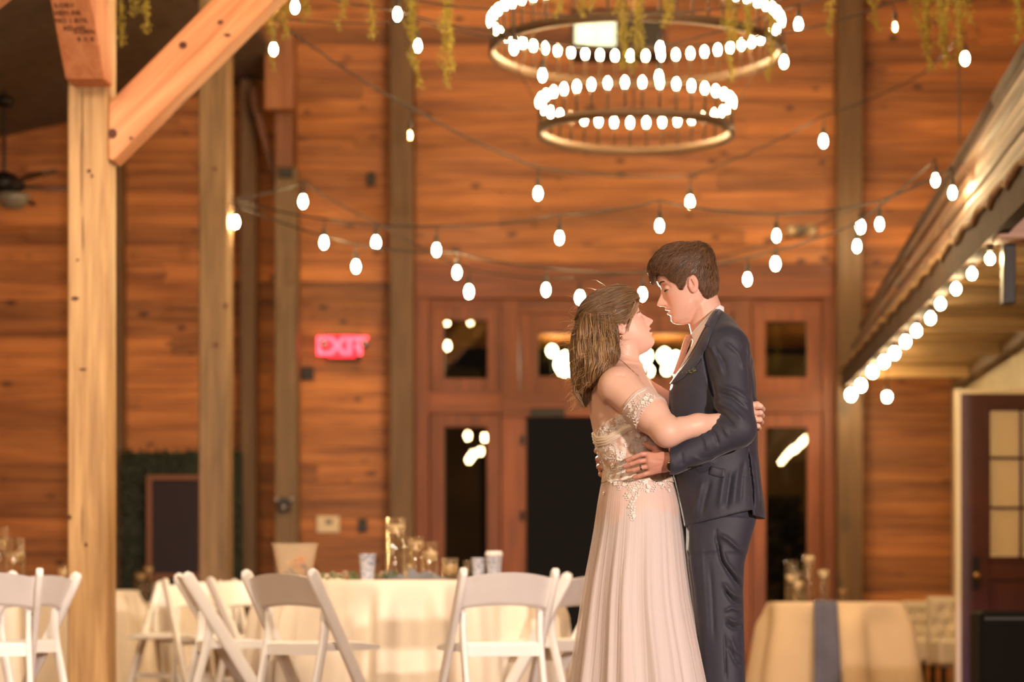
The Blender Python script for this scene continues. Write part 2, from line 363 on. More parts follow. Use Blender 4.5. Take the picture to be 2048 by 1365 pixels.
# outside: porch slab, porch ceiling, lit chandelier, shrub
MB().box(-5, 6, 20.3, 34, -.2, -.05).build('ground', plain('porch_slab', (.05, .045, .04), .9, noise=.2), kind='structure')
pc = MB()
for i in range(9): pc.box(-2.4, 3, 20.35 + i * .36, 20.69 + i * .36, 3.16, 3.2)
pc.build('porch_ceiling', ORANGE, kind='structure')
MB().box(1.15, 3.4, 23.6, 23.75, 0, 3.1).build('porch_wall', plain('porch_wall_wood', (.20, .12, .045), .8, noise=.3, nscale=2), kind='structure')
MB().box(-3.6, -1.55, 25.0, 25.15, 0, 3.1).build('porch_wall', plain('porch_wall_wood_far', (.12, .065, .03), .8, noise=.3, nscale=2), kind='structure')
shb = empty('shrub', (X(1565, 22.4), 22.4, 0), label='dark leafy shrub outside the glass beyond the groom', cat='shrub')
lv_ = MB()
for i in range(1500):
    a_ = random.uniform(0, 6.28); zz_ = random.uniform(.15, 1.65); rr_ = .34 * math.sqrt(random.random()) * (1.15 - abs(zz_ - .8) / 1.3)
    c = Vector((X(1565, 22.4) + rr_ * math.cos(a_), 22.4 + rr_ * math.sin(a_), zz_)); t_ = Vector((random.gauss(0, 1), random.gauss(0, 1), random.gauss(0, 1))).normalized() * .05; b_ = t_.orthogonal().normalized() * .02
    lv_.add([c - t_, c + b_, c + t_, c - b_], [(0, 1, 2, 3)])
sub(shb, lv_, 'leaves', HEDGEM, kind='stuff'); sub(shb, MB().tube([(X(1565, 22.4), 22.4, -.05), (X(1565, 22.4), 22.4, 1.2)], .02, 6), 'stem', HEDGEM)
pch = empty('porch_chandelier', (0.05, 22.6, 0), label='bright porch chandelier of round bulbs shining through the glass above the doors', cat='chandelier')
dP = 22.6
sub(pch, MB().tube([(0.05, dP, 3.16), (0.05, dP, 2.75)], .012).tube([(X(1100, dP), dP, 2.78), (X(1365, dP), dP, 2.78)], .014), 'frame', BLACKM)
PORB = emit('porch_bulb_glow', (1.0, .86, .55), 60)
for (px, py, r) in ((1130, 728, .095), (1104, 702, .045), (1150, 744, .05), (1292, 712, .055), (1297, 742, .045), (1329, 712, .06), (1333, 740, .04), (1352, 718, .055), (1358, 745, .04)):
    p = P(px, py, dP); sub(pch, MB().tube([(p.x, dP, 2.78), (p.x, dP, p.z)], .006, 5), 'stem', BLACKM)
    sub(pch, MB().lathe([(.001, -r * 1.2), (r * .6, -r), (r, -r * .2), (r * .9, r * .5), (r * .4, r), (.001, r * 1.2)], 14, p), 'bulb', PORB, True)
# ------------------------------------------------------------------ posts and braces
def bar_obj(name, a, b, wd, dp, mat, parent=None, roll=0.0, bevel=.006, cuts=None, **k):
    a = Vector(a); b = Vector(b); t = (b - a); ln = t.length; t.normalize()
    up = Vector((0, 0, 1)) if abs(t.z) < .99 else Vector((0, 1, 0))
    y = up.cross(t).normalized(); zc = t.cross(y).normalized()
    M = Matrix((t, y, zc)).transposed().to_4x4(); M.translation = a
    if roll: M = M @ Matrix.Rotation(roll, 4, 'X')
    o = MB().box(0, ln, -wd / 2, wd / 2, -dp / 2, dp / 2).build(name, mat, None, bevel=bevel, **k); o.matrix_world = M
    if parent: o.parent = parent; o.matrix_parent_inverse = parent.matrix_world.inverted()
    return o
def post(px0, px1, d, z0=0, z1=6.9, mat=POSTW, dep=.2, label='', group=None, cat='post'):
    x0, x1 = X(px0, d), X(px1, d)
    o = MB().box(-(x1 - x0) / 2, (x1 - x0) / 2, 0, dep, 0, z1 - z0).build('timber_post', mat, bevel=.008, label=label, cat=cat)
    o.location = ((x0 + x1) / 2, d, z0); return o
p1 = post(135, 215, 12.2, label='large square timber post nearest the white chairs, pale and knotty with two braces', dep=.21)
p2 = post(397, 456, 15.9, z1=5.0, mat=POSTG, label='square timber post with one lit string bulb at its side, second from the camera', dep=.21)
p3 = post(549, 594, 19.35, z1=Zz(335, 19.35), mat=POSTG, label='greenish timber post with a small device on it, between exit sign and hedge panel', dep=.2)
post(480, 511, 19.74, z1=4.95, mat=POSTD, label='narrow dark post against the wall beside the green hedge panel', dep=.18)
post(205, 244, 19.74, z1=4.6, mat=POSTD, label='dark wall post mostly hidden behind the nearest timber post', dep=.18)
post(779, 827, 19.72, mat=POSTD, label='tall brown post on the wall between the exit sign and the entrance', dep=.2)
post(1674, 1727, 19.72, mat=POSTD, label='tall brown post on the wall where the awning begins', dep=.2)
# braces of the nearest post
def quad_prism(name, pts, n, th, mat, **k):
    """prism with outline pts (3D, planar) pushed by th along n; grain along its first edge"""
    pts = [Vector(p) for p in pts]; n = Vector(n); o = pts[0]
    t = (pts[1] - pts[0]).normalized(); zc = Vector(n).normalized(); y = zc.cross(t).normalized()
    M = Matrix((t, y, zc)).transposed().to_4x4(); M.translation = o; Mi = M.inverted()
    loc = [Mi @ p for p in pts]; m = len(loc)
    vs = loc + [p + Vector((0, 0, th)) for p in loc]
    fs = [tuple(range(m - 1, -1, -1)), tuple(range(m, 2 * m))] + [(i, (i + 1) % m, m + (i + 1) % m, m + i) for i in range(m)]
    ob = MB().add(vs, fs).build(name, mat, bevel=.006, **k); ob.matrix_world = M; return ob
dB = 12.22
br = quad_prism('knee_brace', [P(217, 206, dB), P(891, -470, dB), P(1022, -470, dB), P(226, 322, dB), P(217, 318, dB)], (0, 1, 0), .17, BRACEW,
                label='long diagonal cedar brace rising from the nearest post towards the chandelier', cat='brace')
a0 = Vector((-2.70, 12.28, 3.20))
fb = MB(); hw_ = .098
ang = [(12.20, Zz(158, 12.02)), (12.02, Zz(158, 12.02)), (10.2, Zz(158, 12.02) + 1.82), (10.2, Zz(158, 12.02) + 2.15), (12.20, Zz(158, 12.02) + .28)]
xm = X(170, 12.02)
vs = [(-hw_, y - 12.2, z_ - 3.2) for y, z_ in ang] + [(hw_, y - 12.2, z_ - 3.2) for y, z_ in ang]; m = len(ang)
fbo = fb.add(vs, [tuple(range(m)), tuple(range(2 * m - 1, m - 1, -1))] + [(i, m + i, m + (i + 1) % m, (i + 1) % m) for i in range(m)]).build(
    'knee_brace', wood('cedar_brace_upright', (0.50, 0.17, 0.065), (0.74, 0.32, 0.14), (0.13, 0.04, 0.02), axis=2, tint=0.05, fine=1.1, kscale=2.0), bevel=.005,
    label='short cedar brace with stamped letters on the front of the nearest post', cat='brace')
fbo.location = (xm, 12.2, 3.2)
def text(name, body, size, mat, loc, rot=(math.pi / 2, 0, 0), parent=None, ext=.001, align='CENTER', bold=0.0, **k):
    cu = bpy.data.curves.new(name, 'FONT'); cu.body = body; cu.size = size; cu.extrude = ext; cu.align_x = align; cu.align_y = 'CENTER'; cu.offset = bold; cu.resolution_u = 3
    tmp = bpy.data.objects.new('tmp_text', cu); COL.objects.link(tmp)
    me = bpy.data.meshes.new_from_object(tmp.evaluated_get(bpy.context.evaluated_depsgraph_get())); bpy.data.objects.remove(tmp)
    me.materials.clear(); o = link(name, me, mat, None, **k); o.location = loc; o.rotation_euler = rot
    if parent is not None: o.parent = parent; o.matrix_parent_inverse = parent.matrix_world.inverted()
    return o
bpy.context.view_layer.update()
INK = plain('stamp_ink', (0.10, 0.035, 0.015), .8)
sl = math.radians(45)
def on_brace(u, v): # u across, v up the sloping underside face
    return Vector((xm + u, 12.02 - v * .707 - .003, Zz(158, 12.02) + v * .707 - .003))
for i, tx in enumerate(('S-DRY', 'HEM FIR', 'NO 1 BTR', 'KD-HT')):
    text('stamp', tx, .036, INK, on_brace(-.035 + .010 * i, .415 - i * .042), (math.radians(135), 0, 0), fbo)
for i, tx in enumerate(('S-GRN', '8 X 8')):
    text('stamp', tx, .036, INK, on_brace(.040, .27 - i * .042), (math.radians(135), 0, 0), fbo)
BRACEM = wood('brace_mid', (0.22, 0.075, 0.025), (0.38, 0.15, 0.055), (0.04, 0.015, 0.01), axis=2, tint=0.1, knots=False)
KNOTM = plain('knot_dark', (.10, .028, .014), .7, noise=.4, nscale=60); CHECKM = plain('drying_check', (.12, .07, .03), .8)
def knot(px, py, d, rx, rz, parent, nm='knot', mat=None):
    c = P(px, py, d); k = d / F; n_ = 14
    o = MB().add([c + Vector((0, -.0015, 0))] + [c + Vector((math.cos(a) * rx * k, -.001, math.sin(a) * rz * k)) for a in [2 * math.pi * i / n_ for i in range(n_)]], [(0, 1 + (i + 1) % n_, 1 + i) for i in range(n_)]).build(nm, mat or KNOTM)
    o.parent = parent; o.matrix_parent_inverse = parent.matrix_world.inverted(); return o
bpy.context.view_layer.update()
for px, py, rx, rz in ((225, 267, 9, 10), (225, 267, 4, 5), (366, 90, 8, 7), (366, 90, 3, 3), (441, 44, 6, 4), (262, 276, 4, 3), (455, 70, 7, 3)): knot(px, py, 12.215, rx, rz, br)
for px, py, rx, rz in ((150, 597, 8, 3.5), (166, 739, 8, 2), (178, 342, 4, 3.5), (184, 352, 3, 3), (139, 1035, 4, 5), (155, 520, 3, 2), (172, 1090, 3, 4)): knot(px, py, 12.195, rx, rz, p1)
for y0, y1, xk in ((165, 300, 165), (250, 415, 163), (430, 500, 166), (1010, 1090, 164)): knot(xk, (y0 + y1) / 2, 12.195, .8, (y1 - y0) / 2, p1, 'drying_check', CHECKM)
for px, py, rx, rz in ((430, 338, 4, 4), (432, 690, 5, 4), (452, 612, 4, 5)): knot(px, py, 15.89, rx, rz, p2)
# dark braces at the far posts
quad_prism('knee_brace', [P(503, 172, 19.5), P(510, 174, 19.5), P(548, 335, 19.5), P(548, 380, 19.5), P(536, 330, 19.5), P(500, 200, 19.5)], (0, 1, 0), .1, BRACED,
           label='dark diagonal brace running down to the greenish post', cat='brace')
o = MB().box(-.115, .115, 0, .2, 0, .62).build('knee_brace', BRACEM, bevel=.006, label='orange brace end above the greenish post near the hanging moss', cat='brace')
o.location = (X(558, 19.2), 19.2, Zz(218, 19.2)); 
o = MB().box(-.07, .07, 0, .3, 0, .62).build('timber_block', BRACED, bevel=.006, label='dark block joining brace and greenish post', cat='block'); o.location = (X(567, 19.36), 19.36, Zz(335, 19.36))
bar_obj('cross_beam', (-6.5, 12.32, 5.02), (4.6, 12.32, 5.02), .2, .25, BRACEW, label='long cross beam overhead carried by the nearest post', cat='beam')
bar_obj('long_beam', (xm, 9.0, 5.52), (xm, 12.2, 5.52), .2, .22, BRACEW, label='beam overhead running towards the camera from the nearest post', cat='beam')
bar_obj('corner_beam', P(-95, 62, 11.5), P(30, -36, 11.5), .1, .08, BRACEW, label='sliver of pale brace in the upper corner beside the dark ceiling', cat='brace')
# ------------------------------------------------------------------ lean-to on the far side: shed roof, soffit, cream wall
roof = empty('awning_roof', (1.77, 16, 0), label='steep weathered board roof edge running from the far wall above a row of bulbs', cat='awning')
def roofpt(t, y):
    """t 0 at eave 1 at top; y depth"""
    k = (20 - y) / 8.2; zt = 3.12 + .37 * k; ze = 2.56; return Vector((1.77 + .23 * t, y, ze + (zt - ze) * t))
NBD = 7
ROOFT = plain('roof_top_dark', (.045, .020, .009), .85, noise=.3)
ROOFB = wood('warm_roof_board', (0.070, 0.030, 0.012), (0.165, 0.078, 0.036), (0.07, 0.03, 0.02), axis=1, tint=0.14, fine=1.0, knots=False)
for i in range(NBD):
    cuts_ = (19.7, 16.4 + .7 * (i % 2), 13.0 + .5 * (i % 3), 9.6)
    for ya, yb in zip(cuts_[:-1], cuts_[1:]):
        amp = (.050, .022, .034, .016, .042, .020, .030)[i]; G = []
        for y_ in np.linspace(ya, yb, 5):
            r_ = [roofpt((i + s_ * .99) / NBD, y_) + Vector((-amp * math.sin(math.pi * s_) - .01, 0, 0)) for s_ in (0, .17, .34, .5, .66, .83, 1)]
            G.append(r_ + [p + Vector((.05 + amp * .5, 0, 0)) for p in r_[::-1]])
        mb_ = MB().grid(G, True); n0_ = len(mb_.v) - 14; mb_.f += [tuple(range(13, -1, -1)), tuple(n0_ + q for q in range(14))]
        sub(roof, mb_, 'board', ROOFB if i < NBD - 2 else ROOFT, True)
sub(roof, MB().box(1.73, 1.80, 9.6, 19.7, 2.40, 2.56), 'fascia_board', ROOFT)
gar = MB(); pts = []; ni = 130
for i in range(ni):
    y = 19.65 - i * 10 / ni; pts.append(roofpt(0, y) + Vector((-.045, 0, -.012 + .03 * abs(math.sin(i * .42)) + .008 * math.sin(i * 1.9))))
tagm = sub(roof, gar.tube(pts, [.014 + .012 * abs(math.sin(i * .42 + .8)) for i in range(ni)], 6), 'rope_edging', plain('jute_rope', (.24, .14, .06), .9, noise=.3, nscale=60), True)
sof = empty('soffit', (2.4, 16, 2.5), label='rough soffit boards under the awning, lit by the row of bulbs', cat='soffit')
y = 19.7; k = 0
while y > 12.1:
    wd = .24 + .1 * ((k * 5) % 3)
    zz = 2.49 + .03 * (k % 2)
    sub(sof, MB().box(1.81, 2.715, y - wd, y - .012, zz, zz + .03), 'board', SOFFIT); y -= wd; k += 1
for yy in (18.6, 17.0, 15.5, 14.1): sub(sof, MB().box(1.81, 2.715, yy - .045, yy + .045, 2.40, 2.488), 'joist', SOFFIT)
sub(sof, MB().box(2.60, 2.66, 12.0, 19.6, 2.40, 2.488), 'purlin', POSTD)
hb = MB().box(-.02, 1.2, -.1, .1, -.09, .09).build('header_beam', wood('header_pale', (.42, .24, .16), (.60, .38, .27), (.2, .1, .06), axis=0, knots=False), bevel=.008, label='pale beam end under the awning roof at the edge of the picture', cat='beam')
hb.location = (X(1998, 11.6), 11.6, Zz(446, 11.6))
MB().box(-.03, .03, -.05, .05, -.3, .0).build('beam_bracket', BLACKM, bevel=.004, label='dark bracket under the pale beam end', cat='bracket').location = (X(2016, 11.75), 11.75, Zz(486, 11.75))
cw = empty('wall_lean_to', (2.73, 16, 0), kind='structure')
CREAMW = plain('cream_beadboard', (0.66, 0.55, 0.36), 0.6, noise=0.06, nscale=3)
k = 0; y = 19.95
while y > 12.2:
    sub(cw, MB().box(2.72 + .004 * (k % 2), 2.80, y - .155, y - .003, 0, 2.465), 'panel', CREAMW, bevel=.004); y -= .158; k += 1
sub(cw, MB().box(2.64, 2.80, 19.62, 19.8, 0, 2.48), 'corner_board', CREAMW)
# standing brown glazed door
dd = 15.7; dx0 = X(1922, dd); dw = .86; dh = Zz(782, dd) - .02
DOORM = plain('mahogany_gloss', (0.060, 0.016, 0.010), 0.36, noise=.25, nscale=4, Specular_IOR_Level=.25)
door = empty('glazed_door', (dx0, dd, 0), label='dark glossy brown door with small panes, standing under the awning', cat='door')
lf = .19; gx0, gx1 = .185, .675; gz0, gz1 = Zz(1114, dd), Zz(822, dd)
sub(door, MB().box(dx0, dx0 + gx0, dd, dd + .045, .02, dh), 'stile', DOORM, bevel=.004)
sub(door, MB().box(dx0 + gx1, dx0 + dw, dd, dd + .045, .02, dh), 'stile', DOORM, bevel=.004)
sub(door, MB().box(dx0 + gx0, dx0 + gx1, dd, dd + .045, gz1, dh), 'top_rail', DOORM, bevel=.004)
sub(door, MB().box(dx0 + gx0, dx0 + gx1, dd, dd + .045, Zz(1160, dd), gz0), 'lock_rail', DOORM, bevel=.004)
sub(door, MB().box(dx0 + gx0, dx0 + gx1, dd, dd + .045, .02, .2), 'bottom_rail', DOORM, bevel=.004)
sub(door, MB().box(dx0 + gx0, dx0 + gx1, dd + .018, dd + .04, .2, Zz(1160, dd)), 'door_panel', DOORM)
sub(door, MB().box(dx0 + gx0 + .04, dx0 + gx1 - .04, dd + .003, dd + .02, .24, Zz(1172, dd)), 'raised_panel', DOORM, bevel=.008)
mouldm = MB()
for (a, b, c_, d_) in ((gx0 - .02, gx1 + .02, gz1, gz1 + .03), (gx0 - .02, gx1 + .02, gz0 - .03, gz0), (gx0 - .02, gx0 + .006, gz0, gz1), (gx1 - .006, gx1 + .02, gz0, gz1)):
    mouldm.box(dx0 + a, dx0 + b, dd - .012, dd + .002, c_, d_)
sub(door, mouldm, 'glazing_bead', DOORM, bevel=.004)
dpx = [X(1981, dd), X(2041, dd), X(2100, dd) + .02]; dpz = [Zz(822, dd), Zz(918, dd), Zz(1018, dd), Zz(1114, dd)]
PANED = plain('pane_painted_glow', (0.50, 0.36, 0.18), 0.02, Specular_IOR_Level=1.0, Coat_Weight=1.0, Coat_IOR=2.2)  # opaque panes, their lit look is put into the tan colour
for c_ in range(2):
    for r_ in range(3):
        sub(door, MB().box(dpx[c_] + .012, dpx[c_ + 1] - .006, dd + .02, dd + .026, dpz[r_ + 1] + .012, dpz[r_] - .006), 'pane', PANED)
sub(door, MB().box(dpx[1] - .006, dpx[1] + .012, dd + .002, dd + .04, gz0, gz1), 'muntin', DOORM)
for z_ in dpz[1:3]: sub(door, MB().box(dx0 + gx0, dx0 + gx1, dd + .004, dd + .04, z_ - .004, z_ + .014), 'muntin', DOORM)
hk = P(1952, 1152, dd)
hd = sub(door, MB().lathe([(.001, -.02), (.022, -.018), (.026, -.004), (.018, .006), (.01, .012), (.008, .03)], 14), 'door_knob', plain('old_brass', (.35, .2, .08), .25, metal=.9), True)
hd.matrix_parent_inverse = Matrix(); hd.rotation_euler = (math.radians(-90), 0, 0); hd.location = (hk.x - dx0, -.028, hk.z)
sub(door, MB().box(hk.x - .025, hk.x + .02, dd - .008, dd + .001, hk.z - .09, hk.z + .12), 'escutcheon', BLACKM, bevel=.003)
# dark door frame of the same door
sub(door, MB().box(dx0 - .03, dx0, dd, dd + .1, 0, dh + .03).box(dx0, dx0 + dw, dd, dd + .1, dh, dh + .03).box(dx0 + dw, dx0 + dw + .03, dd, dd + .1, 0, dh + .03), 'door_frame', CREAMW)
# black case in front of the door
case = empty('black_speaker', (X(2060, 12.9), 12.9, 0), label='black box-shaped speaker in front of the brown door', cat='speaker')
cxs = X(2060, 12.9); chh = Zz(1222, 12.9)
sub(case, MB().box(cxs - .265, cxs + .265, 12.9, 13.3, 0, chh), 'cabinet', plain('speaker_black', (.006, .005, .004), .85, Specular_IOR_Level=.15), bevel=.02)
sub(case, MB().box(cxs - .245, cxs + .245, 12.885, 12.9, .03, chh - .03), 'grille', MATS['speaker_black'])
sub(case, MB().box(cxs - .245, cxs + .245, 12.88, 12.9, chh - .05, chh - .035), 'trim_strip', BLACKM)
# tufted cream settees behind the small table
def settee(px0, px1, pyt, d, dep, label, seat_side):
    x0, x1 = X(px0, d), X(px1, d); zt = Zz(pyt, d)
    r = empty('tufted_settee', ((x0 + x1) / 2, d, 0), label=label, cat='settee', group='tufted cream settees')
    nx, nz = 26, 30; G = []
    for i in range(nz + 1):
        rowp = []
        for j in range(nx + 1):
            u = j / nx; v = i / nz; dim = 0
            for a in range(1, 5):
                for b_ in range(1, 4):
                    uu = (b_ - .5 * (a % 2)) / 3; dim = max(dim, math.exp(-(((u - uu) * (x1 - x0)) ** 2 + ((v - a / 5) * (zt - .2)) ** 2) / .0009))
            edge = min(1, min(u, 1 - u, 1 - v + .02) * 14)
            rowp.append((x0 + u * (x1 - x0), d - .05 * edge ** .5 + .03 * dim, .2 + v * (zt - .2)))
        G.append(rowp)
    sub(r, MB().grid(G), 'backrest', CREAM, True)
    sub(r, MB().box(x0, x1, d - .001, d + .12, .2, zt), 'back_board', CREAM, bevel=.01)
    for a in range(1, 5):
        for b_ in range(1, 4):
            uu = (b_ - .5 * (a % 2)) / 3
            if 0.05 < uu < .97: sub(r, MB().lathe([(.001, -.006), (.012, -.003), (.012, .003), (.001, .006)], 8, (x0 + uu * (x1 - x0), d - .022, .2 + a / 5 * (zt - .2))), 'button', CREAM, True)
    sub(r, MB().box(x0, x1, d - .6, d, .2, .40), 'seat', CREAM, bevel=.03)
    for sx in (x0 + .04, x1 - .04):
        for yy in (d - .55, d + .06): sub(r, MB().tube([(sx, yy, 0), (sx, yy, .2)], .02), 'leg', BLACKM)
    return r
settee(1806, 1858, 1203, 19.0, .5, 'cream settee back, narrow visible part nearer the small clothed table', 1)
s2 = settee(1857, 1936, 1194, 17.9, .5, 'cream button-tufted settee back beside the cream wall board', 1)
# ------------------------------------------------------------------ things on the back wall
def wallbox(name, px0, px1, py0, py1, d, th, mat, label, cat, bevel=.004):
    x0, x1, z0, z1 = X(px0, d), X(px1, d), Zz(py1, d), Zz(py0, d)
    o = MB().box(-(x1 - x0) / 2, (x1 - x0) / 2, -th, 0, 0, z1 - z0).build(name, mat, bevel=bevel, label=label, cat=cat); o.location = ((x0 + x1) / 2, d, z0); return o
yw = YW - .011
def subw(root, mb, name, mat, smooth=False, **k): return sub(root, mb, name, mat, smooth, **k)
ex = empty('exit_sign', (X(688), yw, Zz(722)), label='red lit exit sign with a lamp head at each side', cat='sign')
sub(ex, MB().box(X(654), X(722), yw - .07, yw, Zz(722), Zz(671)), 'housing', BLACKP, bevel=.006)
REDF = emit('exit_face_red', (0.85, 0.012, 0.026), 2.2); REDL = emit('exit_letters', (1.0, 0.045, 0.07), 5.0)
sub(ex, MB().box(X(658), X(713), yw - .078, yw - .068, Zz(718), Zz(674)), 'sign_face', REDF, bevel=.002)
text('letters', 'EXIT', .205, REDL, (X(686), yw - .079, Zz(696.5)), parent=ex, bold=.006)
sub(ex, MB().add([(X(713), yw - .079, Zz(688)), (X(713), yw - .079, Zz(704)), (X(720), yw - .079, Zz(696))], [(0, 1, 2)]), 'arrow', REDL)
for px in (648, 729):
    hcc = P(px, 688, YW - .08)
    sub(ex, MB().lathe([(.001, -.035), (.03, -.03), (.038, 0), (.03, .03), (.001, .035)], 14, hcc), 'lamp_head', plain('lamp_chrome', (.45, .42, .40), .25, metal=.7) if 'lamp_chrome' not in MATS else MATS['lamp_chrome'], True)
wallbox('wall_junction_box', 603, 628, 736, 761, yw, .06, BLACKP, 'small dark square box on the boards below the exit sign', 'box')
wallbox('wall_sensor', 736, 751, 347, 373, yw, .06, BLACKP, 'small dark box high on the boards beside the tall brown post', 'box')
wallbox('thermostat', 717, 734, 1038, 1065, yw, .03, BLACKP, 'dark thermostat beside the cream notice', 'thermostat')
wp = wallbox('wall_notice', 634, 679, 1033, 1066, yw, .02, plain('cream_plate', (.75, .62, .42), .6), 'cream switch plate or notice low on the boards', 'sign')
sw = MB().box(-.02, .035, -.026, -.019, .07, .105).build('print', plain('notice_ink', (.12, .09, .06), .6), wp)
em = empty('emergency_light', (X(1602), yw, Zz(462)), label='twin head emergency light on the boards beside the tall post', cat='light')
sub(em, MB().box(X(1590), X(1616), yw - .06, yw, Zz(475), Zz(452)), 'housing', plain('grey_plastic', (.16, .12, .09), .5), bevel=.006)
for px in (1583, 1622):
    sub(em, MB().lathe([(.001, -.05), (.045, -.045), (.06, 0), (.045, .045), (.001, .05)], 14, P(px, 462, YW - .1)), 'lamp_head', plain('lamp_face', (.5, .38, .24), .3, metal=.3) if 'lamp_face' not in MATS else MATS['lamp_face'], True)
dv = empty('post_device', (X(567, 19.3), 19.34, Zz(1030, 19.3)), label='small grey device cluster on the greenish post', cat='device')
sub(dv, MB().box(X(556, 19.3), X(580, 19.3), 19.28, 19.34, Zz(1022, 19.3), Zz(996, 19.3)), 'housing', BLACKP, bevel=.004)
for px, py in ((553, 1000), (582, 1000), (567, 1016)): sub(dv, MB().lathe([(.001, -.02), (.022, -.01), (.022, .01), (.001, .02)], 10, P(px, py, 19.26)), 'lens', MATS['lamp_chrome'], True)
wallbox('post_sensor', 560, 586, 339, 356, 19.34, .05, BLACKP, 'dark sensor at the top of the greenish post', 'sensor')
# hedge panel with framed board
hx0, hx1, hz1 = X(245, 19.6), X(481, 19.6), Zz(905, 19.6)
hg = empty('hedge_panel', ((hx0 + hx1) / 2, 19.6, 0), label='dark artificial hedge panel against the boards behind the posts', cat='hedge')
sub(hg, MB().box(hx0, hx1, 19.6, 19.72, 0, hz1), 'backing', HEDGEM)
lv = MB()
for i in range(5200):
    c = Vector((random.uniform(hx0 - .01, hx1 + .01), 19.6 - random.uniform(0, .04), random.uniform(0.2, hz1 + .02)))
    a = Vector((random.gauss(0, 1), random.gauss(0, .5), random.gauss(0, 1))).normalized() * random.uniform(.018, .032); b = a.cross(Vector((random.gauss(0, .4), 1, random.gauss(0, .4)))).normalized() * .009
    lv.add([c - a, c + b, c + a, c - b], [(0, 1, 2, 3)])
sub(hg, lv, 'leaves', HEDGEM, kind='stuff')
fb_ = empty('framed_board', (X(370, 19.5), 19.5, 0), label='black board in a thin wooden frame in front of the hedge panel', cat='board')
fx0, fx1, fz0, fz1 = X(294, 19.5), X(440, 19.5), Zz(1158, 19.5), Zz(951, 19.5)
sub(fb_, MB().box(fx0 + .03, fx1 - .03, 19.5, 19.52, fz0 + .03, fz1 - .03), 'board', plain('chalk_black', (.022, .012, .02), .8))
FRM = plain('frame_wood', (.20, .08, .04), .6)
for a in ((fx0, fx0 + .04, fz0, fz1), (fx1 - .04, fx1, fz0, fz1), (fx0 + .04, fx1 - .04, fz1 - .04, fz1), (fx0 + .04, fx1 - .04, fz0, fz0 + .04)):
    sub(fb_, MB().box(a[0], a[1], 19.47, 19.52, a[2], a[3]), 'frame_bar', FRM, bevel=.003)
for sx in (fx0 + .06, fx1 - .06): sub(fb_, MB().tube([(sx, 19.5, 0), (sx, 19.5, fz0 + .02)], .018), 'leg', FRM)
# ceiling fan
fd = 17.0; fc = P(8, 372, fd)
fan = empty('ceiling_fan', fc, label='dark ceiling fan on a long rod below the aisle ceiling', cat='fan')
sub(fan, MB().tube([fc, (fc.x, fc.y, P(8, 185, fd).z + .02)], .014), 'down_rod', BLACKM)
sub(fan, MB().lathe([(.02, 0), (.06, .01), (.075, .06), (.02, .09)], 14, P(8, 215, fd)), 'canopy', BLACKM, True)
sub(fan, MB().lathe([(.03, -.06), (.12, -.05), (.15, 0), (.13, .05), (.03, .1)], 18, fc), 'motor', BLACKM, True)
for k in range(5):
    a = math.radians(72 * k + 20); ca, sa = math.cos(a), math.sin(a)
    vs = []
    for r0, h in ((.14, .035), (.30, .07), (.68, .085), (.74, .05)):
        for s_ in (-1, 1):
            for zz in (-.006, .006): vs.append(fc + Vector((r0 * ca - s_ * h * sa, r0 * sa + s_ * h * ca, zz + s_ * .015)))
    fs = []
    for q in range(3):
        o_ = q * 4; fs += [(o_, o_ + 4, o_ + 6, o_ + 2), (o_ + 1, o_ + 3, o_ + 7, o_ + 5), (o_, o_ + 1, o_ + 5, o_ + 4), (o_ + 2, o_ + 6, o_ + 7, o_ + 3)]
    fs += [(0, 2, 3, 1), (12, 13, 15, 14)]
    sub(fan, MB().add(vs, fs), 'blade', plain('fan_blade', (.04, .022, .015), .5) if 'fan_blade' not in MATS else MATS['fan_blade'])
sub(fan, MB().lathe([(.001, -.17), (.07, -.155), (.11, -.11), (.12, -.06), (.05, -.05)], 18, fc + Vector((.06, 0, 0))), 'lamp_shade', plain('frosted_shade', (.20, .17, .12), .3), True)
# ================================================================== chandelier of two rings
chn = P(1272, 100, 15.0)
chand = empty('ring_chandelier', (chn.x, 15.0, 4.6), label='two tier iron ring chandelier crowded with glowing candle bulbs', cat='chandelier')
bulb_me = MB().lathe([(.001, -.030), (.010, -.026), (.017, -.008), (.0185, .006), (.0145, .022), (.006, .034), (.001, .037)], 10).mesh('candle_bulb', True)
stem_me = MB().lathe([(.008, -.155), (.008, -.05), (.011, -.048), (.011, -.028), (.001, -.027)], 6).mesh('candle_stem', True)
tiers = ((.90, 4.25 + .0, 56, 40), (.60, 3.75, 36, 0))
for R, zb_, nb, dy in tiers:
    c = Vector((chn.x, 15.0, zb_))
    bandm = MB(); n = 72
    prof = [(R - .012, -.205), (R + .012, -.205), (R + .012, -.150), (R - .012, -.150)]
    for k in range(n):
        a = 2 * math.pi * k / n
        for r_, z_ in prof: bandm.v.append((c.x + r_ * math.cos(a), c.y + r_ * math.sin(a), c.z + z_))
    for k in range(n):
        for q in range(4):
            a = k * 4 + q; b = k * 4 + (q + 1) % 4; a2 = ((k + 1) % n) * 4 + q; b2 = ((k + 1) % n) * 4 + (q + 1) % 4
            bandm.f.append((a, a2, b2, b))
    sub(chand, bandm, 'ring_band', BRONZE, True)
    for k in range(nb):
        a = 2 * math.pi * (k + .35) / nb
        for me_, nm, mt in ((stem_me, 'candle_stem', BRONZE), (bulb_me, 'bulb', BULBC)):
            o = link(nm, me_, mt, chand); o.location = (R * math.cos(a), R * math.sin(a), zb_ - 4.6)
hang = MB()
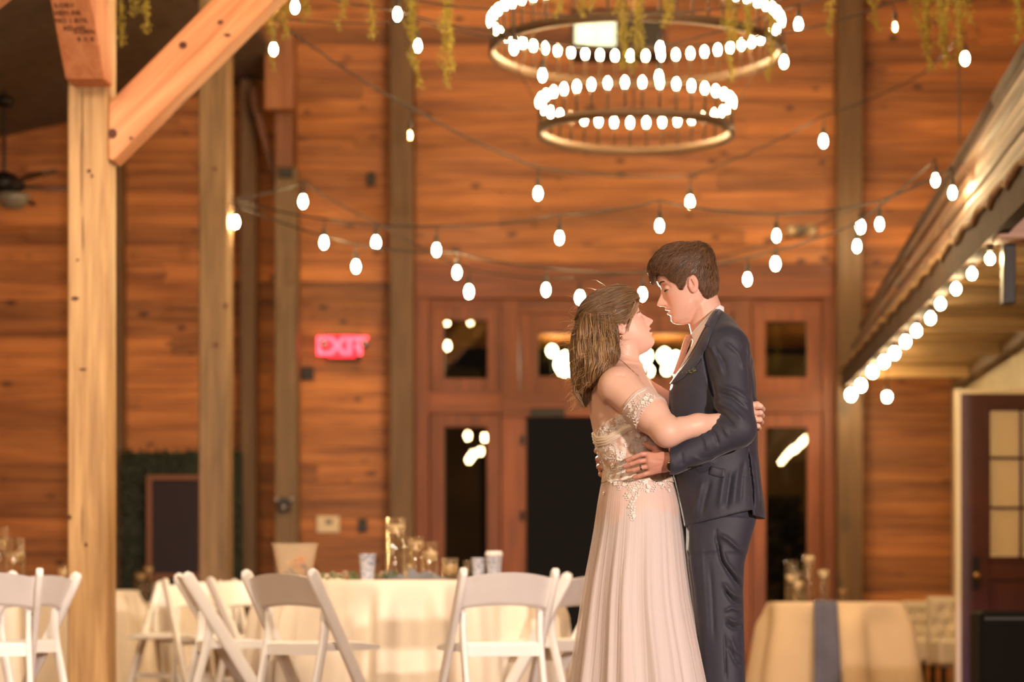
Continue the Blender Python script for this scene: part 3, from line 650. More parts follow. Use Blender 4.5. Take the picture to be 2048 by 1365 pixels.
for k in range(3):
    a = 2 * math.pi * k / 3 + .5
    sub(chand, MB().tube([(chn.x + .6 * math.cos(a), 15 + .6 * math.sin(a), 3.6), (chn.x + .88 * math.cos(a), 15 + .88 * math.sin(a), 4.06)], .005, 5), 'rod', BRONZE)
    sub(chand, MB().tube([(chn.x + .88 * math.cos(a), 15 + .88 * math.sin(a), 4.06), (chn.x, 15, 5.7)], .006, 5), 'rod', BRONZE)
sub(chand, MB().tube([(chn.x, 15, 5.7), (chn.x, 15, 6.9)], .014, 6), 'chain', BLACKM)
# ================================================================== strings of bulbs
def bulb_shape(s=1.0): return [(.001, -.052 * s), (.012 * s, -.048 * s), (.022 * s, -.030 * s), (.0245 * s, -.010 * s), (.019 * s, .012 * s), (.012 * s, .026 * s), (.011 * s, .032 * s)]
sb_me = MB().lathe(bulb_shape(), 12).mesh('string_bulb', True)
so_me = MB().lathe([(.014, .028), (.017, .030), (.017, .075), (.010, .085), (.006, .10)], 8).mesh('bulb_socket', True)
def string(label, cord, bulbs, d0, d1=None, r=.005, pig=60, group=None):
    """cord: pixel points with depth along it; bulbs: (px, py[, attach_py])"""
    d1 = d0 if d1 is None else d1
    xs = [c[0] for c in cord]
    def dep(px): return d0 + (d1 - d0) * (px - xs[0]) / (xs[-1] - xs[0])
    pts = []
    cx_ = [c[0] for c in cord]; cy_ = [c[1] for c in cord]
    # smooth cord between the given points
    for i in range(len(cord) - 1):
        for q in range(8):
            u = q / 8; x = cx_[i] + (cx_[i + 1] - cx_[i]) * u
            sag = 4 * u * (1 - u) * abs(cx_[i + 1] - cx_[i]) * .028
            pts.append(P(x, cy_[i] + (cy_[i + 1] - cy_[i]) * u + sag, dep(x)))
    pts.append(P(cx_[-1], cy_[-1], dep(cx_[-1])))
    root = empty('string_light', pts[0], label=label, cat='string light', group=group)
    sub(root, MB().tube(pts, r, 6), 'cord', CORDM, True)
    for b in bulbs:
        px, py = b[0], b[1]; d = dep(px); p = P(px, py, d) + Vector((0, 0, .012))
        ay = float(np.interp(px, cx_, cy_)) + 3
        top = P(px + (b[2] if len(b) > 2 else 0), ay, d)
        mat = BULBDIM if (len(b) > 3 and b[3]) else BULB
        bo = bpy.data.objects.new('bulb', sb_me if mat is BULB else sbd_me); COL.objects.link(bo); bo.parent = root; bo.location = p - Vector(root.location)
        if not bo.data.materials: bo.data.materials.append(mat)
        s_ = d / 15.0 * (b[4] if len(b) > 4 else 1.0); s_ = min(1.05, max(.80, s_ * .88)); bo.scale = (s_,) * 3
        k = bpy.data.objects.new('socket', so_me); COL.objects.link(k); k.parent = root; k.location = p - Vector(root.location); k.scale = (s_,) * 3
        if not so_me.materials: so_me.materials.append(CORDM)
        st = p + Vector((0, 0, .09 * s_))
        if top.z > st.z + .01: sub(root, MB().tube([st, (st + top) / 2 + Vector((.004, 0, 0)), top], .0045, 5), 'lead', CORDM)
        if mat is BULBDIM:
            f_ = link('filament', fil_me, FIL, root); f_.location = p - Vector(root.location)
    return root
BULBDIM = glass('dim_bulb_glass', (1, .80, .62)); FIL = emit('filament', (1.0, .55, .22), 60)
sbd_me = MB().lathe(bulb_shape(1.05), 12).mesh('dim_string_bulb', True)
fil_me = MB().tube([(0, 0, -.03), (.003, 0, -.01), (-.002, 0, .012)], .0075, 6).mesh('filament', True)
string('near string light with bare bulbs crossing in front of the big upper chandelier ring', [(700, -28), (1030, 22), (1322, 26), (1500, 5), (1620, -14)], [(1028, 97), (1320, 98)], 12.6, 12.9, .0042)
string('string light sagging from the cedar brace past the chandelier to the rafters', [(470, -30), (590, -24), (795, 22), (1000, 64), (1160, 90), (1318, 92), (1568, 66), (1790, 2), (1960, -44)],
       [(590, 15), (795, 30), (1318, 155), (1568, 125), (1790, 55, -8, 1)], 12.9, 13.3, .0045)
string('short string light of bulbs hanging among the moss beside the cedar brace', [(500, -40), (547, 36), (835, 40), (1085, 88), (1300, 96), (1597, 8), (1700, -20)], [(547, 100), (835, 93), (1085, 152), (1597, 50)], 13.6, 13.2, .0045)
string('string light sweeping down below the lower chandelier ring and up to the awning corner', [(520, 14), (640, 104), (820, 214), (1076, 335), (1380, 352), (1647, 232), (1842, 150), (1930, 62)],
       [(820, 272, 0, 1), (1076, 388), (1380, 405), (1647, 283), (1930, 118)], 14.2, 16.0, .006)
string('middle string light sagging across the boards above the entrance', [(462, 395), (648, 438), (872, 452), (1119, 430), (1319, 402), (1553, 428), (1759, 402), (1905, 335)],
       [(648, 486), (873, 501), (1119, 477), (1319, 453), (1553, 473), (1759, 450), (1905, 387)], 15.9, 13.0, .006)
string('lowest string light sagging to the top of the entrance frame', [(462, 404), (712, 489), (914, 506), (1092, 535), (1285, 545), (1495, 516), (1714, 446), (1871, 318)],
       [(712, 534), (914, 546), (1092, 581), (1285, 590), (1495, 560), (1714, 494), (1871, 362)], 16.0, 13.3, .006)
string('string light dipping from the lit second post behind the couple to the wall post', [(468, 398), (606, 365), (752, 444), (938, 540), (1160, 556), (1551, 484), (1721, 410)],
       [(471, 445), (606, 404), (752, 486), (938, 584), (1160, 596), (1551, 528), (1721, 454)], 16.02, 19.2, .006)
cab = MB().tube([P(1918, 128, 15), P(1919, 290, 15)], .006, 5).build('hanging_cable', CORDM, label='thin straight cable hanging beside the bulb at the top of the awning', cat='cable')
# bulbs above and before the picture's upper edge, seen only as reflections in the glass beside the doors
rf = empty('string_light', (-2.1, 8, 3.1), label='string light seen only as clustered reflections in the tall narrow glass beside the doors', cat='string light')
rp = []
for i, (px, py) in enumerate(((935, 870), (945, 908), (938, 917), (960, 901), (969, 873))):
    D = 33.2 + .3 * i; p = Vector(((px - CX) * D / F, 40.0 - D, HC + (CY - py) * D / F)); rp.append(p + Vector((0, 0, .12)))
    o = link('bulb', sb_me, BULB, rf); o.location = p - Vector(rf.location); o.scale = (1.25,) * 3
    o = link('socket', so_me, CORDM, rf); o.location = p - Vector(rf.location)
sub(rf, MB().tube([Vector((-3.4, 6.9, 3.6))] + rp + [Vector((-.8, 5.2, 3.6))], .006, 6), 'cord', CORDM, True)
# eave bulbs under the awning
eb = [(1702, 789), (1722, 770), (1745, 743), (1768, 723), (1789, 706), (1811, 683), (1833, 661), (1861, 636), (1881, 607), (1912, 577), (1944, 547), (1980, 517)]
er = empty('string_light', (1.74, 16, 2.35), label='closely spaced row of round bulbs strung along the lower edge of the awning', cat='string light')
ptsE = []
ev_me = MB().lathe([(.001, -.048), (.018, -.044), (.033, -.024), (.036, 0), (.030, .020), (.016, .034), (.014, .04)], 12).mesh('eave_bulb', True)
for px, py in eb:
    d = 1.765 * F / (px - CX); p = P(px, py, d); ptsE.append(p + Vector((0, 0, .10)))
    o = link('bulb', ev_me, BULBE, er); o.location = p - Vector(er.location); o.scale = (d / 18 * .95,) * 3
    k = link('socket', so_me, CORDM, er); k.location = p - Vector(er.location) + Vector((0, 0, .005))
p = P(2030, 480, 1.765 * F / (2030 - CX)); ptsE.append(p + Vector((0, 0, .10)))
sub(er, MB().tube(ptsE, .008, 6), 'cord', CORDM, True)
lb = empty('pendant_bulb', P(1774, 775, 18.2), label='single round bulb hanging under the awning soffit in front of the bright boards', cat='bulb')
o = link('bulb', ev_me, BULBE, lb); o.location = P(1774, 793, 18.2) - P(1774, 775, 18.2); o.scale = (.85,) * 3
o = link('socket', so_me, CORDM, lb); o.location = P(1774, 793, 18.2) - P(1774, 775, 18.2); o.scale = (.85,) * 3
sub(lb, MB().tube([P(1774, 775, 18.2), (P(1774, 775, 18.2).x, 18.2, 2.48)], .004, 5), 'lead', CORDM)
# ================================================================== hanging greenery
def vine(px, tip, d, label, n=1, wob=10, side=0):
    top = -60; r0 = random.Random(int(px * 7 + tip)); root = empty('hanging_vine', P(px, top, d), label=label, cat='greenery', group='strands of hanging greenery')
    stem = MB(); leaf = MB()
    for q in range(n):
        pts = []; x = px + r0.uniform(-8, 8) * (n > 1); L = (tip - top) * (1 if q == 0 else r0.uniform(.55, .95)); ph = r0.uniform(0, 6); dd_ = d + r0.uniform(-.06, .06)
        m = max(6, int(L / 7))
        for i in range(m + 1):
            u = i / m; xx = x + side * u * u + wob * math.sin(u * 5 + ph) * u * .7 + 2 * math.sin(u * 19 + ph)
            pts.append(P(xx, top + L * u, dd_ + .03 * math.sin(u * 7 + ph)))
        stem.tube(pts, .0025, 4)
        for i, p in enumerate(pts):
            u = i / m
            for k in range(15):
                a = r0.uniform(0, 6.28); rad = r0.uniform(.004, .030) * (1.15 - .5 * u) * (1 + .5 * math.sin(u * 24 + ph))
                c = p + Vector((math.cos(a) * rad, math.sin(a) * rad, r0.uniform(-.012, .012)))
                t = Vector((math.cos(a) * .6, math.sin(a) * .6, r0.uniform(-.9, .5))).normalized() * r0.uniform(.006, .012)
                b = t.cross(Vector((r0.gauss(0, 1), r0.gauss(0, 1), r0.gauss(0, 1)))).normalized() * .0045
                leaf.add([c - t * .4, c + b, c + t, c - b], [(0, 1, 2, 3)])
    sub(root, stem, 'stem', GREENM); sub(root, leaf, 'leaves', GREENM, kind='stuff')
dG = 12.4
V = [(240, 90, 1, 4, 0, 'short green strand just past the nearest timber post'), (290, 62, 1, 6, 0, 'green strand over the dark ceiling beside the long brace'), (268, 30, 1, 5, 0, 'stub of greenery over the dark ceiling between two strands'),
     (445, 60, 1, 6, 0, 'green strand touching the upper end of the long cedar brace'), (530, 70, 3, 12, 0, 'bushy greenery where the long cedar brace leaves the picture'), (562, 78, 3, 10, 0, 'bushy greenery beside the uppermost bulb by the brace'),
     (545, 138, 1, 6, 4, 'thin strand reaching below the small bulb beside the brace'), (612, 44, 2, 8, 0, 'short greenery just past the uppermost bulb by the brace'), (688, 58, 1, 8, -6, 'short strand between the brace bulbs and the tall brown post'),
     (738, 74, 1, 8, 4, 'small strand just before the tall brown post'), (828, 172, 2, 8, 10, 'long strand in front of the tall brown post, beside two bulbs'), (893, 172, 3, 9, -4, 'thick long strand between the tall brown post and chandelier'),
     (1118, 34, 1, 6, 0, 'stub of greenery over the far side of the upper ring'), (1172, 30, 2, 8, 4, 'short greenery above the lit high window'), (1240, 142, 2, 8, 2, 'long strand hanging in front of the lit high window'),
     (1275, 142, 2, 8, 2, 'long strand beside the dark pane of the high window'), (1338, 52, 2, 8, -2, 'short strand above the middle of the chandelier'), (1462, 160, 2, 9, -2, 'long strand crossing the upper ring on the groom side'),
     (1500, 96, 2, 9, 0, 'medium strand over the upper ring near its end'), (1538, 158, 1, 9, 4, 'thin strand past the end of the upper ring'), (1662, 66, 1, 6, 0, 'thin strand just before the second tall wall post'),
     (1750, 62, 1, 8, 4, 'strand beside the dim filament bulb'), (1830, 55, 1, 8, 8, 'forked strand between dim filament bulb and the big cluster'), (1862, 140, 3, 9, -4, 'largest hanging cluster, nearer side of its loop'),
     (1888, 138, 3, 9, 4, 'hanging cluster with a looped end near the awning bulb'), (1918, 132, 2, 7, 2, 'strand ending at the bulb at the top of the awning'), (1938, 44, 1, 5, 0, 'short strand just above the awning bulb'),
     (2028, 82, 2, 7, 0, 'strand over the top corner of the awning roof'), (415, 18, 2, 10, 0, 'stub of greenery above the long cedar brace')]
for px, tip, n, wob, side, lab in V: vine(px, tip, dG + (px % 7) * .08, lab, n, wob, side)
# ================================================================== folding chairs
def rounded_bar(pts, wd, th, n=3):
    """flat bar with rounded edges following pts in the y-z plane at x 0; wd along local in-plane normal, th along x"""
    mb = MB(); G = []
    pts = [Vector(p) for p in pts]; m = len(pts)
    sec = []
    for k in range(12):
        a = 2 * math.pi * k / 12; c, s = math.cos(a), math.sin(a)
        sec.append((math.copysign(abs(c) ** .55, c), math.copysign(abs(s) ** .55, s)))
    for i, p in enumerate(pts):
        t = (pts[min(i + 1, m - 1)] - pts[max(i - 1, 0)]).normalized(); nrm = Vector((0, -t.z, t.y))
        e = 1.0 if 0 < i < m - 1 else .45
        G.append([p + nrm * (wd / 2 * e * a) + Vector((1, 0, 0)) * (th / 2 * b) for a, b in sec])
    mb.grid(G, True); n0 = len(mb.v) - 12
    mb.f.append(tuple(range(11, -1, -1))); mb.f.append(tuple(n0 + k for k in range(12)))
    return mb
def lerp(a, b, u): return a + (b - a) * u
RT, RB = Vector((0, -.235, .775)), Vector((0, .235, .0))      # side rail: top at the back, foot in front
def railp(u): return RT.lerp(RB, u)
rail_pts = [RT + (RT - RB).normalized() * .012, railp(.012), railp(.2), railp(.5), railp(.8), railp(.985), RB]
rail_me = rounded_bar(rail_pts, .062, .030).mesh('side_rail', True)
pv = railp(.24)                                                # pivot of the rear leg on the rail
rl = [pv + Vector((0, 0, .03)), pv, Vector((0, -.10, .45)).lerp(pv, .5) + Vector((0, -.01, 0)), Vector((0, -.135, .44)), Vector((0, -.19, .22)), Vector((0, -.245, .012)), Vector((0, -.248, 0))]
rleg_me = rounded_bar(rl, .042, .027).mesh('rear_leg', True)
bk = []
for i in range(9):       # curved back panel between the rails
    v = i / 8; rowp = []
    for j in range(17):
        u = j / 16 * 2 - 1
        q = railp(.035 + .175 * v)
        edge = 1 - u * u
        z_ = q.z + (.024 * edge if i == 0 else .024 * edge * (1 - v) + (.016 * edge * v))
        rowp.append((u * .198, q.y - .030 * edge, z_))
    bk.append(rowp)
fr_ = [[(x, y - .009, z_) for x, y, z_ in r] for r in bk]; bc_ = [[(x, y + .009, z_) for x, y, z_ in r] for r in bk]
bm_ = MB(); loop = [fr_[i] for i in range(9)] + [bc_[i] for i in range(8, -1, -1)] + [fr_[0]]; bm_.grid(loop)
back_me = bm_.mesh('backrest', True)
st = []
prof = [(-.14, .455, .425), (-.10, .462, .425), (.10, .460, .425), (.20, .450, .428), (.222, .440, .432)]
top = [[(sx * .19, y, zt + (0 if abs(sx) > .9 else .006)) for sx in (-1, -.85, 0, .85, 1)] for y, zt, zb__ in prof]
bot = [[(sx * .19, y, zb__) for sx in (-1, -.85, 0, .85, 1)] for y, zt, zb__ in prof]
sm_ = MB(); loop = [[(x, y, z_) for x, y, z_ in r] for r in top]
ring = []
for sx in (-1, -.85, 0, .85, 1): pass
sm_.grid(top).grid([r[::-1] for r in bot])
sm_.grid([[t[0] for t in top], [b[0] for b in bot]]).grid([[b[-1] for b in bot], [t[-1] for t in top]]).grid([bot[0], top[0]]).grid([top[-1], bot[-1]])
seat_me = sm_.mesh('seat', False)
xb_me = MB().box(-.165, .165, -.150, -.128, .405, .455).mesh('rear_crossbar')
fx_me = MB().box(-.185, .185, -.012, .012, -.018, .018).mesh('front_crossbar')
lowb_me = MB().box(-.165, .165, -.010, .010, -.016, .016).mesh('stretcher')
piv_me = MB().tube([(-.02, 0, 0), (.02, 0, 0)], .008, 8).mesh('pivot', True)
METALG = plain('pivot_metal', (.3, .25, .2), .4, metal=.8)
def make_chair():
    t = empty('folding_chair')
    for s in (-1, 1):
        o = link('side_rail', rail_me, WHITEP, t); o.location = (s * .212, 0, 0)
        o = link('rear_leg', rleg_me, WHITEP, t); o.location = (s * .178, 0, 0)
        o = link('pivot', piv_me, METALG, t); o.location = (s * .205, pv.y, pv.z)
    link('backrest', back_me, WHITEP, t); link('seat', seat_me, WHITEP, t); link('rear_crossbar', xb_me, WHITEP, t)
    o = link('front_crossbar', fx_me, WHITEP, t); q = railp(.74); o.location = (0, q.y, q.z)
    o = link('stretcher', lowb_me, WHITEP, t); o.location = (0, -.20, .2)
    return t
# px, depth, heading in degrees (0 faces away from camera, positive turns towards the picture's left), label
chairs = [
 (985, 10.75, 22, 'white folding chair at the centre table, brightly lit, nearest the bride skirt'),
 (632, 11.0, -38, 'white folding chair at the centre table with its back shaded, before the bucket'),
 (462, 11.75, -74, 'white folding chair seen almost from its side at the end of the centre table'),
 (535, 13.45, -125, 'white folding chair beyond the centre table, only its bright back top showing'),
 (1096, 12.0, 62, 'white folding chair half hidden behind the bride skirt, turned to the centre table'),
 (345, 15.0, 163, 'white folding chair in shade facing the camera, between the two largest free standing posts'),
 (428, 14.0, -150, 'shaded white folding chair just behind the side-on chair, facing the camera'),
 (18, 11.55, 60, 'white folding chair whose rail leans out in front of the nearest post'),
 (-34, 10.7, 22, 'white folding chair cut by the picture edge, curved back brightly lit'),
 (-110, 12.3, 40, 'white folding chair mostly outside the picture edge behind another one'),
]
proto = None
for i, (px, d, hd, lab) in enumerate(chairs):
    o = make_chair() if i == 0 else copy_tree(proto)
    if i == 0: proto = o
    o.location = (X(px, d), d, 0); o.rotation_euler = (0, 0, math.radians(hd)); tag(o, lab, 'chair', 'white folding chairs around the tables')
# ================================================================== tables with cloths
def cloth_round(name, c, R, H, folds, label, seed=1, mat=None, flare=.10, square=False, hx=None, hy=None, to=0.01):
    rr = random.Random(seed); ph = [rr.uniform(0, 6.28) for _ in range(6)]; n = 220; G = []
    def edge(a):
        if not square: return Vector((math.cos(a), math.sin(a))) * R
        ca, sa = math.cos(a), math.sin(a); p_ = 9
        k = (abs(ca / hx) ** p_ + abs(sa / hy) ** p_) ** (-1 / p_); return Vector((ca, sa)) * k
    for t_ in (0.0, .25, .5, .75, .93, .99, 1.0):
        G.append([Vector((c[0] + edge(2 * math.pi * k / n).x * t_, c[1] + edge(2 * math.pi * k / n).y * t_, H + (.004 if t_ < .99 else .002) - (.004 if t_ == 1 else 0))) for k in range(n)])
    for i in range(1, 22):
        u = i / 21; z_ = H - .002 - (H - to) * u; rowp = []
        for k in range(n):
            a = 2 * math.pi * k / n; e = edge(a); L = e.length
            f_ = math.sin(a * folds + ph[0] + .6 * math.sin(a * 3 + ph[1])) * .6 + math.sin(a * (folds * 1.7) + ph[2] + .8 * math.sin(2 * a + ph[3])) * .4
            f_ = math.copysign(abs(f_) ** .8, f_)
            g = 1 + (flare * u ** .8 + f_ * .075 * min(1, u * 4.5)) / L * .8
            rowp.append(Vector((c[0] + e.x * g, c[1] + e.y * g, z_)))
        G.append(rowp)
    return MB().grid(G, True).build(name, mat or CLOTH, None, True, label=label, cat='tablecloth')
def table_under(c, R, H, label, hx=None, hy=None):
    t = empty('banquet_table', (c[0], c[1], 0), label=label, cat='table')
    if hx: sub(t, MB().box(c[0] - hx + .02, c[0] + hx - .02, c[1] - hy + .02, c[1] + hy - .02, H - .03, H - .003), 'tabletop', MATS['plywood'])
    else: sub(t, MB().lathe([(R - .03, H - .03), (R - .015, H - .016), (R - .03, H - .003)], 40, (c[0], c[1], 0)), 'tabletop', MATS['plywood'])
    q = (R or min(hx, hy) * 1.2) * .55
    for sx in (-1, 1):
        for sy in (-1, 1): sub(t, MB().tube([(c[0] + sx * q, c[1] + sy * q, 0), (c[0] + sx * q, c[1] + sy * q, H - .031)], .016), 'leg', BLACKM)
plain('plywood', (.35, .22, .12), .6)
TA = (X(818, 12.5), 12.5); HA = .750
table_under(TA, .74, HA, 'round banquet table under the large ivory cloth in the centre')
cloth_round('tablecloth', TA, .745, HA + .002, 19, 'large ivory tablecloth on the centre round table between the white chairs', 3)
TB = (-3.72, 13.5); table_under(TB, .74, .75, 'round banquet table under the cloth behind the nearest post'); cloth_round('tablecloth', TB, .745, .752, 15, 'ivory tablecloth on the round table beyond the two chairs at the picture edge', 5)
TC = (X(72, 17), 17.0); table_under(TC, .70, .74, 'round banquet table under the cloth farther back'); cloth_round('tablecloth', TC, .71, .742, 14, 'ivory tablecloth showing just past the nearest post', 8)
TD = (X(352, 18.4), 18.4); table_under(TD, .40, .66, 'small round table under cloth near the hedge panel'); cloth_round('tablecloth', TD, .41, .662, 10, 'shaded cloth on the small table before the hedge panel', 9)
TE = (X(1668, 16.2), 16.2); HE = .655
table_under(TE, None, HE, 'small square table under the beige cloth with a blue runner', .43, .38)
CLOTHB = plain('beige_tablecloth', (0.60, 0.45, 0.29), 0.85, noise=0.05, nscale=5)
cloth_round('tablecloth', TE, .5, HE + .002, 5, 'beige square tablecloth falling to the floor, blue runner over it', 12, CLOTHB, .16, True, .435, .39)
# runner on the small table
G = []
for i in range(30):
    u = i / 29
    if u < .4: p = (0, TE[1] + .34 - u / .4 * .735, HE + .012)
    else:
        v = (u - .4) / .6; p = (0, TE[1] - .412 - .17 * v - .02 * math.sin(v * 3), HE + .008 - (HE - .03) * v)
    G.append([Vector((X(1641, TE[1]) + (s - .5) * (.13 + .05 * u), p[1] - .006 * math.sin(s * 9), p[2])) for s in [j / 8 for j in range(9)]])
rm = MB().grid(G).build('table_runner', BLUEC, None, True, label='dusty blue runner hanging down the front of the beige cloth', cat='runner')
md = rm.modifiers.new('thick', 'SOLIDIFY'); md.thickness = .004
# ================================================================== things on the tables
WATER = glass('vase_glass', (.97, .93, .86))
def vase(px, pyt, pyb, wpx, d, label, fill=.7, group='glass cylinders with floating candles'):
    """clear cylinder with water and a floating candle"""
    k = d / F; c = P(px, pyb, d); h = (pyb - pyt) * k; r = wpx * k / 2
    t = empty('glass_cylinder', c, label=label, cat='vase', group=group)
    sub(t, MB().lathe([(.001, .0), (r * .96, 0), (r, .006), (r, h), (r * .93, h), (r * .93, .014), (.001, .014)], 24, c), 'glass', WATER, True)
    zt = .014 + (h - .02) * fill
    cr = r * .90
    ob = sub(t, MB().lathe([(.001, zt - .02), (cr * .5, zt - .022), (cr, zt + .004), (cr * .98, zt + .026), (.002, zt + .024)], 20, c), 'candle', WAXM, True)
    sub(t, MB().tube([c + Vector((0, 0, zt + .012)), c + Vector((.001, 0, zt + .026))], .0012, 4), 'wick', BLACKM)
    sub(t, MB().lathe([(.001, zt - .004), (r * .92, zt - .004), (r * .92, zt - .001), (.001, zt - .001)], 20, c), 'water', WATER)
    return t
zA = CY - (HA + .007 - HC) * F / 12.4
def yb(d, H): return CY - (H + .007 - HC) * F / d
vase(791, 1036, yb(12.35, HA), 42, 12.35, 'tallest glass cylinder on the centre table with a floating candle', .82)
vase(831, 1075, yb(12.55, HA), 32, 12.55, 'medium glass cylinder beside the tallest one on the centre table', .80)
vase(861, 1084, yb(12.45, HA), 30, 12.45, 'third glass cylinder on the centre table, just before the low votive', .62)
vase(900, 1117, yb(12.6, HA), 32, 12.6, 'low wide candle glass between the cylinders and the paper cups', .45)
vase(30, 1076, yb(13.3, .75), 40, 13.3, 'glass cylinder with pale candle on the table at the picture edge', .55)
vase(2, 1056, yb(13.5, .75), 30, 13.5, 'taller glass cylinder cut by the picture edge', .7)
vase(281, 1142, yb(18.3, .662), 22, 18.3, 'first of three candle glasses before the hedge panel', .8)
vase(297, 1130, yb(18.45, .662), 20, 18.45, 'tallest of three candle glasses before the hedge panel', .85)
vase(316, 1155, yb(18.3, .662), 22, 18.3, 'shortest candle glass before the hedge panel', .6)
for px, py, w_, d, f_, lab in ((1583, 1122, 26, 16.35, .55, 'glass cylinder at the end of the beige cloth with low candle'), (1618, 1108, 25, 16.2, .88, 'tallest glass cylinder over the blue runner'),
                               (1647, 1139, 22, 16.15, .85, 'short glass cylinder just beyond the runner'), (1596, 1142, 20, 16.0, .5, 'amber looking glass in front of the pair on the beige cloth')):
    vase(px, py, yb(d, HE), w_, d, lab, f_)
vase(125, 1132, yb(13.6, .75), 18, 13.6, 'thin glass half hidden by the nearest post', .5)
def cup(px, pyt, w_, d, H, label, lid=False, mat=None, z_from=None):
    k = d / F; c = P(px, yb(d, H), d); h = (yb(d, H) - pyt) * k; r = w_ * k / 2
    t = empty('paper_cup', c, label=label, cat='cup'); hh = h * (.86 if lid else 1)
    sub(t, MB().lathe([(.001, 0), (r * .74, 0), (r * .76, .004), (r * .97, hh - .004), (r, hh - .003), (r, hh + .001), (r * .95, hh), (r * .72, .006), (.001, .006)], 24, c), 'cup_wall', mat or CUPM, True)
    if lid:
        sub(t, MB().lathe([(r * 1.02, hh - .004), (r * 1.06, hh + .004), (r * .98, hh + .012), (r * .9, h), (r * .8, h), (.001, h - .002)], 24, c), 'lid', CUPL, True)
        sub(t, MB().lathe([(r * .84, hh * .42), (r * .90, hh * .82)], 24, c, False), 'sleeve', CUPL, True)
    return t
def cup_mat():
    m, t, b = nt('printed_cup'); tc = N(t, 'ShaderNodeTexCoord'); v = N(t, 'ShaderNodeTexVoronoi'); v.inputs['Scale'].default_value = 70
    t.links.new(tc.outputs['Object'], v.inputs['Vector']); r = N(t, 'ShaderNodeValToRGB'); r.color_ramp.elements[0].position = .25; r.color_ramp.elements[1].position = .45
    r.color_ramp.elements[0].color = (.12, .17, .30, 1); r.color_ramp.elements[1].color = (.50, .52, .60, 1)
    t.links.new(v.outputs['Distance'], r.inputs['Fac']); t.links.new(r.outputs['Color'], b.inputs['Base Color']); b.inputs['Roughness'].default_value = .5; return m
CUPM = cup_mat(); CUPL = plain('white_cup_lid', (.82, .79, .76), .4)
cup(735, 1109, 35, 12.1, HA, 'patterned pale blue paper cup standing alone on the centre table')
cup(957, 1117, 29, 12.15, HA, 'patterned paper cup just before the lidded one')
cup(988, 1103, 34, 12.1, HA, 'white lidded coffee cup with sleeve near the bride', True)
tg = cup(934, 1122, 14, 12.3, HA, 'slim clear tumbler beside the patterned cups', mat=WATER); tg.name = 'tumbler'; tg['category'] = 'glass'
vt = cup(812, 1130, 12, 11.95, HA, 'tiny clear shot glass before the glass cylinders', mat=WATER); vt.name = 'shot_glass'; vt['category'] = 'glass'
# bucket of colourful things
bd = 12.25; bc = P(590, yb(bd, HA), bd); kk = bd / F
bk_t = empty('plastic_bucket', bc, label='translucent square bucket with colourful contents on the centre table', cat='bucket')
hB = (yb(bd, HA) - 1088) * kk; rb_, rt_ = 30 * kk, 44 * kk
def sqring(r, z_): return [bc + Vector((math.copysign(abs(math.cos(a)) ** .45, math.cos(a)) * r, math.copysign(abs(math.sin(a)) ** .45, math.sin(a)) * r, z_)) for a in [2 * math.pi * k / 28 for k in range(28)]]
m_, t_, b_ = nt('frosted_plastic'); b_.inputs['Base Color'].default_value = (.80, .66, .50, 1); b_.inputs['Alpha'].default_value = .30; b_.inputs['Roughness'].default_value = .35; FROST = m_
sub(bk_t, MB().grid([sqring(rb_ * .9, .001), sqring(rb_, .004), sqring(rt_ * .97, hB * .95), sqring(rt_ * 1.03, hB * .97), sqring(rt_ * 1.03, hB), sqring(rt_ * .96, hB), sqring(rb_ * .94, .012)], True), 'bucket_wall', FROST, True)
colrs = [(.05, .10, .35), (.75, .28, .08), (.03, .12, .05), (.80, .60, .35), (.12, .16, .40), (.70, .35, .22), (.5, .42, .35)]
for i in range(16):
    c = bc + Vector((random.uniform(-.05, .05), random.uniform(-.06, .04), .02 + random.uniform(0, .085)))
    mt = MATS.get('packet_%d' % (i % 7)) or plain('packet_%d' % (i % 7), colrs[i % 7], .5)
    a = random.uniform(0, 3); M = Matrix.Translation(c) @ Matrix.Rotation(a, 4, 'Y') @ Matrix.Rotation(a * 2, 4, 'Z')
    sub(bk_t, MB().box(-.024, .024, -.006, .006, -.016, .016, M), 'packet', mt, bevel=.003)
# blush flowers and greens
PET = plain('blush_petal', (.72, .50, .40), .7); LEAFM = plain('eucalyptus_leaf', (.10, .15, .06), .6)
def rose(c, r, label):
    t = empty('rose', c, label=label, cat='flower', group='roses lying on the centre table')
    for ring_ in range(3):
        for k in range(5):
            a = 2 * math.pi * k / 5 + ring_ * .6; rr = r * (.35 + .3 * ring_); G = []
            for i in range(4):
                u = i / 3; G.append([c + Vector((math.cos(a + (v - .5) * 1.5) * rr * (.4 + .7 * u), math.sin(a + (v - .5) * 1.5) * rr * (.4 + .7 * u), r * (.1 + 1.1 * u - .35 * ring_ * u * u))) for v in (0, .25, .5, .75, 1)])
            sub(t, MB().grid(G), 'petal', PET, True)
for i, (px, r, lab) in enumerate(((665, .030, 'blush rose at the bucket end of the flower spray'), (690, .034, 'large blush rose just before the patterned cup'), (765, .032, 'blush rose just past the patterned cup'), (640, .022, 'small blush bud near the bucket'), (782, .026, 'blush rose leaning on the tallest cylinder'))):
    rose(P(px, yb(12.2 + .03 * i, HA) - 3, 12.2 + .03 * i), r, lab)
gs = empty('leaf_spray', P(640, yb(12.1, HA) - 2, 12.1), label='eucalyptus leaves trailing from the flowers on the centre table', cat='greenery')
stem_ = MB(); pts = [P(610 + 24 * i, yb(12.12, HA) - 4 - 3 * (i % 2), 12.12) for i in range(9)]; sub(gs, stem_.tube(pts, .002, 5), 'stem', LEAFM)
